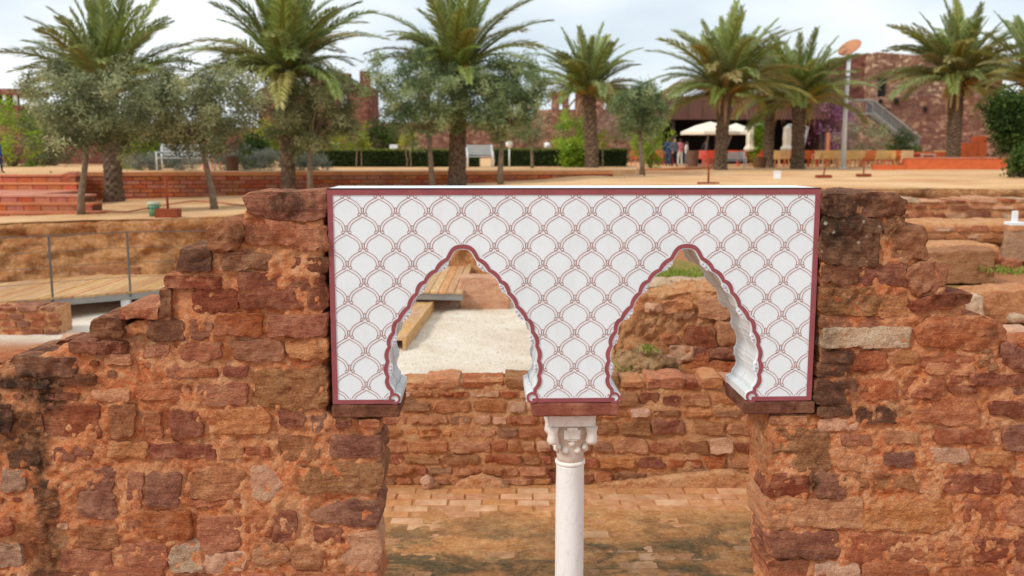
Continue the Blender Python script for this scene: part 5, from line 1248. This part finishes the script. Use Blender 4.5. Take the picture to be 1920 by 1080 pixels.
# orange terrace wall at right
ow = empty('planter_wall', at_y(1770, 320, 47)); ow.location.z = 2.4; tag(ow, 'long orange rendered planter wall at right in front of the big palm', 'wall')
for q0_, q1_ in ((1640, 1700),): a, b = at_y(q0_, 309, 47), at_y(q1_, 309, 47); MB().box(a.x - ow.location.x, b.x - ow.location.x - .01, .05, .4, 0, a.z - 2.4).build('low_kerb', ORANGEW, ow)
a, b = at_y(1700, 320, 47), at_y(1888, 320, 47); MB().box(a.x - ow.location.x, b.x - ow.location.x, 0, .4, 0, at_y(1700, 297, 47).z - 2.4).build('wall_body', ORANGEW, ow); MB().box(a.x - ow.location.x - .04, b.x - ow.location.x + .04, -.04, .46, at_y(1700, 297, 47).z - 2.4, at_y(1700, 295, 47).z - 2.4).build('coping', COPING, ow)
sw = empty('stepped_wall', at_y(1835, 292, 56)); sw.location.z = 2.5; tag(sw, 'stepped orange wall rising behind the big palm at right', 'wall')
for x0, x1, yt in ((1815, 1835, 268), (1835, 1852, 255), (1700, 1815, 285)):
    a, b = at_y(x0, yt, 56), at_y(x1, yt, 56); MB().box(a.x - sw.location.x + .004, b.x - sw.location.x, 0, .9, 0, a.z - 2.5).build('wall_block', ORANGEW, sw)

# ------------------------------------------------------------------ castle, cafe, lamp post
def pbox(t, nm, px0, px1, ytop, D, depth, mat, zb=2.0, ybot=None):
    a, b = at_y(px0, ytop, D), at_y(px1, ytop, D); z0 = zb if ybot is None else at_y(px0, ybot, D).z
    o = t.location; return MB().box(a.x - o.x, b.x - o.x, D - o.y, D + depth - o.y, z0 - o.z, a.z - o.z).build(nm, mat, t)
def rough_top(t, nm, pts_px, D, depth, mat, seed, zb=2.0, vox=.16):
    P = [(lambda v: (v.x - t.location.x, v.z - t.location.z))(at_y(x, y, D)) for x, y in pts_px]
    P = [(P[0][0], zb - t.location.z)] + P + [(P[-1][0], zb - t.location.z)]
    return link(nm, core_mesh(nm, P, depth, vox, 0, .07, seed, .03), mat, t, (0, D - t.location.y, 0))
tw = empty('castle_tower', at_y(1720, 295, 85)); tw.location.z = 2; tag(tw, 'ruined red stone castle tower at right behind the metal stair', 'tower')
rough_top(tw, 'tower_wall', [(1638, 112), (1642, 97), (1725, 103), (1800, 108), (1880, 112), (1884, 125)], 85, 8, CASTLE2, 201)
rough_top(tw, 'side_wall', [(1538, 150), (1560, 128), (1590, 104), (1636, 98)], 87, 6, CASTLE3, 202)
rough_top(tw, 'lower_bastion', [(1618, 190), (1650, 182), (1760, 176), (1862, 184), (1930, 200), (2100, 200)], 80, 4.5, CASTLE, 203)
for x, y, w_, h_ in ((1651, 190, 6, 8), (1681, 190, 7, 10), (1664, 207, 5, 7), (1735, 205, 6, 9), (1634, 208, 6, 9), (1777, 208, 5, 8)):
    a = at_y(x, y, 79.9); k = 80 / F; MB().box(-w_ * k / 2, w_ * k / 2, 0, .4, -h_ * k / 2, h_ * k / 2).build('loophole', DARK, tw, (a.x - tw.location.x, 79.86 - tw.location.y, a.z - 2))
a = at_y(1654, 163, 84.8); MB().box(-.3, .3, 0, .4, -.8, .8).build('window', DARK, tw, (a.x - tw.location.x, 84.86 - tw.location.y, a.z - 2))
cw = empty('castle_wall', at_y(1150, 295, 78)); cw.location.z = 2; tag(cw, 'castle curtain wall with merlons behind the fourth palm', 'wall')
rough_top(cw, 'wall_body', [(1000, 206), (1150, 205), (1280, 205), (1420, 210)], 78, 2.5, CASTLE, 204)
for x0, x1, yt in ((1035, 1049, 173), (1056, 1067, 173), (1080, 1132, 174), (1140, 1172, 176), (1215, 1262, 178)): pbox(cw, 'merlon', x0, x1, yt, 78.1, 1.2, CASTLE, 2, 208)
pbox(cw, 'merlon_cap', 1034.5, 1067.5, 172, 78.09, 1.22, CASTLE, 2, 180)
cw2 = empty('castle_tower', at_y(590, 295, 82)); cw2.location.z = 2; tag(cw2, 'red castle tower behind the second palm and olive trees', 'tower')
rough_top(cw2, 'tower_wall', [(482, 168), (500, 160), (600, 158), (670, 158), (692, 160)], 82, 6, CASTLE3, 205); pbox(cw2, 'merlon', 674, 691, 133, 82.1, 1.2, CASTLE3, 2, 161); pbox(cw2, 'merlon', 580, 612, 138, 82.1, 1.2, CASTLE3, 2, 161); pbox(cw2, 'merlon', 625, 655, 137, 82.1, 1.2, CASTLE3, 2, 161)
a = at_y(645, 180, 81.9); MB().box(-.25, .25, 0, .3, -1.0, .6).build('loophole', plain('pale_opening', C(170, 176, 180), .8), cw2, (a.x - cw2.location.x, 81.86 - cw2.location.y, a.z - 2))
cw3 = empty('castle_wall', at_y(700, 295, 80)); cw3.location.z = 2; tag(cw3, 'long low castle wall running behind the garden hedges', 'wall'); rough_top(cw3, 'wall_body', [(692, 232), (850, 228), (1010, 226)], 80.5, 2, CASTLE, 206)
cl = empty('castle_wall', at_y(80, 320, 47)); cl.location.z = 2.3; tag(cl, 'dark red rubble castle wall at far left behind the steps', 'wall'); rough_top(cl, 'wall_body', [(-300, 200), (60, 215), (150, 222), (300, 235), (480, 240)], 47, 1.5, CASTLE3, 207, 2.3, .12)
hb = empty('pavilion', at_y(-10, 200, 60)); hb.location.z = 2.3; tag(hb, 'dark red roofed pavilion with white posts at the left edge', 'building')
pbox(hb, 'roof', -120, 34, 166, 60, 4, CASTLE3, 2.3, 178); pbox(hb, 'wall', -118, 32, 196, 60.3, 3.2, CASTLE3, 2.3)
for px in (4, 24, -30): pbox(hb, 'post', px, px + 5, 178.2, 60.1, .2, WHITEPAINT, 2.3, 197)
pbox(hb, 'rear_wall', -118, 32, 178.4, 63, .3, DARK, 2.3, 197)
cf = empty('cafe_pavilion', at_y(1400, 300, 67)); cf.location.z = 2.5; tag(cf, 'rust-brown flat-roofed cafe pavilion with dark open front', 'building')
CAFEF = plain('rusty_fascia', C(96, 66, 58), .8, 0, 1.5, .15)
o = cf.location
a, b = at_y(1238, 180, 67), at_y(1560, 180, 67); zt = a.z; zf = at_y(1300, 224, 67).z
m = MB()
xs_ = np.linspace(a.x - o.x, b.x - o.x, 13)
for q in range(12): MB().box(xs_[q] + .012, xs_[q + 1] - .012, 0, .15, zf - 2.5, zt - 2.5).build('fascia_panel', CAFEF, cf)
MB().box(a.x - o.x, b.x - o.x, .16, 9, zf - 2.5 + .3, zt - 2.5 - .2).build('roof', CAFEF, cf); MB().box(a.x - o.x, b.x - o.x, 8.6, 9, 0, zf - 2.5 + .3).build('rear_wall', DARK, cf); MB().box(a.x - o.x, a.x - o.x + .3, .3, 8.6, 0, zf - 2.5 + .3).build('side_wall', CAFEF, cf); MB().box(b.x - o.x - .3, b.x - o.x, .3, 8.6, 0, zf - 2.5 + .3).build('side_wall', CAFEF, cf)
MB().box(a.x - o.x + .3, b.x - o.x - .3, 4.6, 4.9, 0, zf - 2.5 + .3).build('painted_shade_sheet', DARK, cf)  # near-black sheet; the shade of the cafe interior is put in its colour
for px in (1262, 1345, 1430, 1540): p = at_y(px, 290, 67.2); MB().box(-.09, .09, 0, .18, 0, zf - 2.5 + .29).build('post', plain('cafe_post%d' % px, C(70, 58, 54), .7), cf, (p.x - o.x, .35, 0))
p = at_y(1551, 300, 64); tag(MB().cham(-.09, .09, -.09, .09, 0, 2.1, .02).build('pillar', BRICK, None, (p.x, 64, 2.5)), 'terracotta orange pillar at right end of the cafe', 'pillar')
lp = empty('lamp_post', at_y(1581, 305, 51)); lp.location.z = 2.48; tag(lp, 'tall white lamp post topped with tilted terracotta disc', 'lamp post')
H = at_y(1581, 105, 51).z - 2.48; MB().tube([(0, 0, 0), (-.02, 0, H * .5), (.04, 0, H)], [.14, .12, .1], 14).build('post', WHITEPAINT, lp, smooth=True); MB().lathe([(.2, 0), (.2, .05), (.15, .08)], 16).build('foot', WHITEPAINT, lp)
d = at_y(1593, 89, 51); dk = MB().lathe([(.02, -.06), (.5, -.03), (.62, 0), (.6, .03), (.3, .06), (.02, .07)], 28).build('disc_reflector', TERRA, lp, (d.x - lp.location.x, 0, d.z - 2.48), (R(25), R(-38), 0), True)
MB().tube([(.04, 0, H), (d.x - lp.location.x, 0, d.z - 2.48)], .03, 6).build('bracket', WHITEPAINT, lp)
# metal stair
mst = empty('metal_stair', at_y(1690, 285, 74)); mst.location.z = 2.5; tag(mst, 'grey metal stair climbing the castle wall at right', 'staircase')
o = mst.location; s0 = at_y(1722, 282, 74) - o; s1 = at_y(1636, 212, 74) - o
for yy in (0, 1.3):
    MB().tube([(s0.x, yy, s0.z), (s1.x, yy, s1.z)], .16, 6).build('stringer', STEEL, mst); MB().tube([(s0.x + .1, yy, s0.z + .95), (s1.x, yy, s1.z + .95), (s1.x - 1.6, yy, s1.z + .95)], .08, 6).build('handrail', STEEL, mst)
    mpn = MB(); mpn.v = [(s0.x, yy + .02, s0.z + .12), (s1.x, yy + .02, s1.z + .12), (s1.x, yy + .02, s1.z + .85), (s0.x, yy + .02, s0.z + .85), (s0.x, yy + .05, s0.z + .12), (s1.x, yy + .05, s1.z + .12), (s1.x, yy + .05, s1.z + .85), (s0.x, yy + .05, s0.z + .85)]; mpn.f = [(0, 1, 2, 3), (7, 6, 5, 4), (0, 4, 5, 1), (3, 2, 6, 7), (0, 3, 7, 4), (1, 5, 6, 2)]; mpn.build('side_panel', plain('stair_panel%d' % yy, C(104, 100, 98), .6), mst)
    for q in np.linspace(0, 1, 6): p = s0.lerp(s1, q); MB().tube([(p.x, yy, p.z), (p.x, yy, p.z + .95)], .03, 5).build('baluster', STEEL, mst)
for q in np.linspace(.03, .97, 15): p = s0.lerp(s1, q); MB().box(p.x - .13, p.x + .13, .05, 1.25, p.z - .02, p.z + .02).build('tread', plain('tread', C(96, 98, 98), .6) if q < .04 else bpy.data.materials['tread'], mst)
MB().box(s1.x - 1.7, s1.x, 0, 1.3, s1.z - .1, s1.z).build('landing', STEEL, mst); MB().tube([(s1.x - 1.5, .1, 0), (s1.x - 1.5, .1, s1.z)], .07, 6).build('leg', STEEL, mst); pm = s0.lerp(s1, .35); MB().tube([(pm.x, .1, 0), (pm.x, .1, pm.z)], .06, 6).build('leg', STEEL, mst)

# parasols
CANVAS = plain('cream_canvas', C(236, 226, 206), .85, 0, 3, .05)
def parasol_open(label, pxc, D, half, ytop, yedge, lean):
    c = at_y(pxc, ytop, D); e = at_y(pxc, yedge, D); t = empty('parasol', (c.x, D, 2.5)); tag(t, label, 'parasol'); h = c.z - 2.5; he = e.z - 2.5; k = half * D / F
    m = MB(); n = 8; m.v.append((0, 0, h))
    for j in range(n): a = 2 * math.pi * (j + .5) / n; m.v.append((k * .5 * math.cos(a), k * .5 * math.sin(a), h - (h - he) * .38))
    for j in range(n): a = 2 * math.pi * (j + .5) / n; m.v.append((k * math.cos(a), k * math.sin(a), he))
    for j in range(n): a = 2 * math.pi * (j + .5) / n; m.v.append((k * math.cos(a), k * math.sin(a), he - .18))
    for j in range(n):
        q = (j + 1) % n; m.f += [(0, 1 + j, 1 + q), (1 + j, 1 + n + j, 1 + n + q, 1 + q), (1 + n + j, 1 + 2 * n + j, 1 + 2 * n + q, 1 + n + q)]
    m.build('canopy', CANVAS, t); MB().tube([(lean, .3, 0), (0, 0, h)], .05, 8).build('pole', STEEL, t); MB().box(-.4, .4, -.1, .7, 0, .1).build('base', STEEL, t, (lean, 0, 0))
    for j in range(n): a = 2 * math.pi * (j + .5) / n; MB().tube([(0, 0, h - .05), (k * .97 * math.cos(a), k * .97 * math.sin(a), he - .03)], .02, 5).build('rib', STEEL, t)
parasol_open('large open cream parasol left of the fifth palm trunk', 1332, 60, 55, 228, 247, -.3); parasol_open('open cream parasol right of the fifth palm trunk', 1380, 63, 34, 231, 247, -.9)
def parasol_closed(label, px, D, ytop, ybot, side):
    c = at_y(px, ytop, D); e = at_y(px, ybot, D); t = empty('closed_parasol', (c.x, D, 2.5)); tag(t, label, 'parasol', 'closed parasols'); h = c.z - 2.5; hb_ = e.z - 2.5
    m = MB(); n = 16; zz_ = [h, h - .15, h - .5 * (h - hb_), hb_ + .35, hb_ + .12, hb_]; rr = [.05, .2, .22, .2, .33, .26]; V = []
    for z, r_ in zip(zz_, rr):
        for j in range(n): a = 2 * math.pi * j / n; q = r_ * (1 + .18 * (j % 2)); V.append((q * math.cos(a), q * math.sin(a), z))
    f = [(k * n + j, (k + 1) * n + j, (k + 1) * n + (j + 1) % n, k * n + (j + 1) % n) for k in range(5) for j in range(n)] + [tuple(range(n))]
    link('folded_canopy', mesh('folded_canopy', V, f), CANVAS, t)
    x2 = at_y(px + 38, ytop + 3, D).x - c.x; x3 = at_y(px + 22, 290, D).x - c.x
    MB().tube([(0, 0, h), (x2 * .5, 0, h + .02), (x2, 0, h - .1), (x3, 0, 0)], .075, 8).build('cantilever_arm', GREYPAINT, t); MB().box(x3 - .4, x3 + .4, -.4, .4, 0, .08).build('base', GREYPAINT, t)
parasol_closed('folded cream cantilever parasol, left of two', 1408, 58, 235, 283, 1); parasol_closed('folded cream cantilever parasol, right of two by the palm trunk', 1477, 58, 235, 283, 1)

# chairs and tables
CH = {'y': plain('chair_yellow', C(255, 202, 138), .5, .04), 'r': plain('chair_red', C(222, 92, 72), .5, .05), 'o': plain('chair_orange', C(226, 124, 70), .5, .05)}
chairs = {}
def make_chair(cl_):
    t = empty('cafe_chair'); m = CH[cl_]
    MB().cham(-.25, .25, -.25, .25, .4, .45, .015).build('seat', m, t)
    MB().box(-.25, .25, .22, .27, .47, .88, Matrix.Rotation(-.1, 4, 'X')).build('backrest', m, t)
    for s_ in (-1, 1): MB().box(s_ * .25 - .025, s_ * .25 + .025, -.22, .3, .62, .66).build('armrest', m, t)
    for sx in (-1, 1):
        for sy in (-1, 1): MB().tube([(sx * .25, sy * .25, 0), (sx * .22, sy * .22, .41)], .028, 6).build('leg', m, t)
        MB().box(sx * .25 - .02, sx * .25 + .02, -.22, -.18, .44, .63).build('arm_support', m, t)
    return t
CHL = [(1542, 58, 'r', 3.0, 'red chair in back row behind first yellow chair left of lamp post'), (1556, 58.3, 'r', 3.2, 'red chair in back row behind the third yellow chair'), (1602, 58, 'r', 3.1, 'red chair in back row just right of the lamp post'), (1636, 58.2, 'r', 3.0, 'red chair in back row behind the orange chair'), (1672, 58.4, 'r', 3.2, 'red chair in back row near right end of chairs'),
 (1196, 60, 'r', .4, 'red plastic chair at left end of the cafe terrace'), (1213, 58, 'y', 3.2, 'single yellow chair beside the small olive trunk'), (1238, 61, 'r', 2.6, 'red chair just left of standing people'), (1312, 57, 'r', 3.0, 'red-orange chair, left of a pair by the fifth palm'),
 (1330, 56.5, 'r', 3.4, 'red-orange chair, right of a pair by the fifth palm'), (1400, 60, 'r', .6, 'red chair right of the cafe bench'), (1450, 56, 'y', 3.0, 'yellow chair left of the palm by the lamp post, first of pair'), (1466, 56.5, 'y', 3.3, 'yellow chair left of the palm by the lamp post, second of pair'),
 (1482, 58, 'r', 2.4, 'red chair beside the yellow pair'), (1520, 57, 'r', 3.5, 'red chair right of the palm by the lamp post'), (1535, 55.5, 'y', 3.1, 'yellow chair left of the lamp post, first of three'), (1549, 55.3, 'y', 3.2, 'yellow chair left of the lamp post, second of three'),
 (1562, 55.5, 'y', 2.9, 'yellow chair left of the lamp post, third of three'), (1595, 55, 'y', 3.1, 'yellow chair right of the lamp post, first in row'), (1609, 55.3, 'y', 3.3, 'yellow chair right of the lamp post, second in row'), (1626, 55.3, 'o', 3.0, 'orange chair right of the lamp post, third in row'),
 (1580, 57, 'y', 3.1, 'yellow chair directly behind the lamp post'), (1696, 55.2, 'y', 3.1, 'yellow chair at the far right of the row by red table'), (1758, 56.5, 'y', 3.0, 'yellow chair beside the pale table under the stair'), (1372, 57, 'r', 2.9, 'red chair hidden behind the cafe bench'), (1432, 56.5, 'r', 3.2, 'red chair right of the cafe planter tub'), (1505, 56.8, 'o', 3.0, 'orange chair behind the palm by the lamp post'),
 (1648, 55, 'y', 3.2, 'yellow chair right of the lamp post, fourth in row'), (1664, 55.2, 'y', 3.0, 'yellow chair right of the lamp post, fifth in row'), (1681, 55.4, 'o', 3.2, 'orange chair at right end of the chair row'), (405, 34.5, 'o', 2.9, 'orange chair behind the leaning olive trunk on terrace')]
for px, D, cl_, rz, lab in CHL:
    p = at_y(px, 305, D); t = make_chair(cl_) if cl_ not in chairs else copy_tree(chairs[cl_]); chairs.setdefault(cl_, t)
    t.scale = (1.35, 1.15, 1.12); t.location = (p.x, D, TZ if px < 1000 else 2.5); t.rotation_euler = (0, 0, rz); tag(t, lab, 'chair', 'plastic cafe chairs')
REDT = plain('table_red', C(170, 50, 50), .5); WT = plain('table_white', C(230, 226, 218), .5)
for px, D, mt, lab in ((1420, 59, REDT, 'red cafe table by the folded parasol'), (1440, 57.5, REDT, 'red cafe table left of the yellow pair of chairs'), (1705, 56, REDT, 'red cafe table at right end of the chair row'), (1735, 56, WT, 'pale cafe table before the metal stair'), (1250, 62, REDT, 'red cafe table behind the standing people')):
    p = at_y(px, 305, D); t = empty('cafe_table', (p.x, D, 2.5)); tag(t, lab, 'table', 'cafe tables'); MB().cham(-.42, .42, -.42, .42, .7, .74, .01).build('table_top', mt, t)
    for sx in (-1, 1):
        for sy in (-1, 1): MB().box(sx * .36 - .025, sx * .36 + .025, sy * .36 - .025, sy * .36 + .025, 0, .7).build('leg', mt, t)

# people
SKIN = plain('skin', C(206, 156, 130), .6); HAIR = plain('hair_dark', C(54, 40, 34), .8)
def person(label, px, D, z, h, top, bottom, rz, step_=.12, seed=0):
    p = at_y(px, 300, D); t = empty('person', (p.x, D, z), rz); tag(t, label, 'person', 'people at the cafe' if D > 50 else None); s_ = h / 1.75
    J = {'pel': (0, 0, .95), 'bel': (0, .01, 1.1), 'che': (0, .0, 1.32), 'nk': (0, 0, 1.5), 'hd': (0, -.02, 1.6), 'tp': (0, -.01, 1.72)}
    R_ = {'pel': (.165, .12), 'bel': (.15, .11), 'che': (.185, .12), 'nk': (.06, .06), 'hd': (.085, .1), 'tp': (.06, .07)}
    E = [('pel', 'bel'), ('bel', 'che'), ('che', 'nk'), ('nk', 'hd'), ('hd', 'tp')]
    for q, s2 in (('l', -1), ('r', 1)):
        st_ = step_ * s2
        J.update({'hip' + q: (s2 * .1, 0, .88), 'kn' + q: (s2 * .11, -st_ * .6 - .02, .48), 'an' + q: (s2 * .11, st_ * -1., .08), 'to' + q: (s2 * .13, st_ * -1. - .16, .04),
                  'sh' + q: (s2 * .19, .01, 1.41), 'el' + q: (s2 * .25, .04, 1.13), 'wr' + q: (s2 * .22, -.1 + .05 * s2, .9), 'ha' + q: (s2 * .21, -.15 + .05 * s2, .8)})
        R_.update({'hip' + q: (.095, .1), 'kn' + q: (.065, .07), 'an' + q: (.045, .05), 'to' + q: (.045, .03), 'sh' + q: (.07, .075), 'el' + q: (.05, .05), 'wr' + q: (.035, .035), 'ha' + q: (.03, .045)})
        E += [('pel', 'hip' + q), ('hip' + q, 'kn' + q), ('kn' + q, 'an' + q), ('an' + q, 'to' + q), ('che', 'sh' + q), ('sh' + q, 'el' + q), ('el' + q, 'wr' + q), ('wr' + q, 'ha' + q)]
    ks = list(J); me = bpy.data.meshes.new('body'); me.from_pydata([tuple(c * s_ for c in J[k]) for k in ks], [(ks.index(a), ks.index(b)) for a, b in E], [])
    o = bpy.data.objects.new('tmp', me); COL.objects.link(o); md = o.modifiers.new('s', 'SKIN'); md.use_smooth_shade = True; o.modifiers.new('ss', 'SUBSURF').levels = 2
    o.modifiers['ss'].render_levels = 2
    for k, v in zip(ks, me.skin_vertices[0].data): v.radius = tuple(c * s_ for c in R_[k]); v.use_root = (k == 'pel')
    dg = bpy.context.evaluated_depsgraph_get(); m2 = bpy.data.meshes.new_from_object(o.evaluated_get(dg)); bpy.data.objects.remove(o); m2.name = 'body'
    for m_ in (top, bottom, SKIN, HAIR): m2.materials.append(m_)
    for f in m2.polygons:
        c = f.center / s_; f.material_index = 2 if c.z > 1.49 or (c.z < .9 and abs(c.x) > .19) else 0 if c.z > .93 or abs(c.x) > .2 else 3 if c.z < .07 else 1
    link('body', m2, None, t)
    MB().lathe([(.02, .125), (.07, .11), (.1, .05), (.105, -.01), (.085, -.08), (.05, -.1)], 14, (0, .02, 1.615)).build('hair', HAIR, t, smooth=True); t.children[-1].scale = (s_,) * 3
    return t
cl_ = lambda n, r_, g, b: plain('cloth_' + n, C(r_, g, b), .85)
NAVY = cl_('navy', 44, 62, 96); JEAN = cl_('jeans', 62, 78, 108); BLK = cl_('black', 40, 38, 42); PINK = cl_('pink', 206, 130, 136); PALE = cl_('pale', 216, 220, 214); GRY = cl_('grey', 96, 100, 110)
person('person in navy jacket and jeans standing at left of the cafe', 1252, 58, 2.5, 1.72, NAVY, JEAN, 2.8, .06); person('person in dark clothes standing right of the navy jacket', 1264, 57.5, 2.5, 1.7, GRY, BLK, .4, .1); person('person in pink top standing behind others at cafe', 1275, 60, 2.5, 1.68, PINK, PALE, 3.6, .05); person('person in pale top bending slightly by the planter tub', 1287, 57, 2.5, 1.5, PALE, GRY, 1.2, .1)
person('person in blue jacket at the far left edge above the steps', -2, 29, TZ, 1.0, cl_('blue', 40, 84, 150), NAVY, 1.5, .05)
person('person in dark top standing inside the cafe under parasol', 1322, 63, 2.5, 1.6, BLK, JEAN, 3.1, .03)
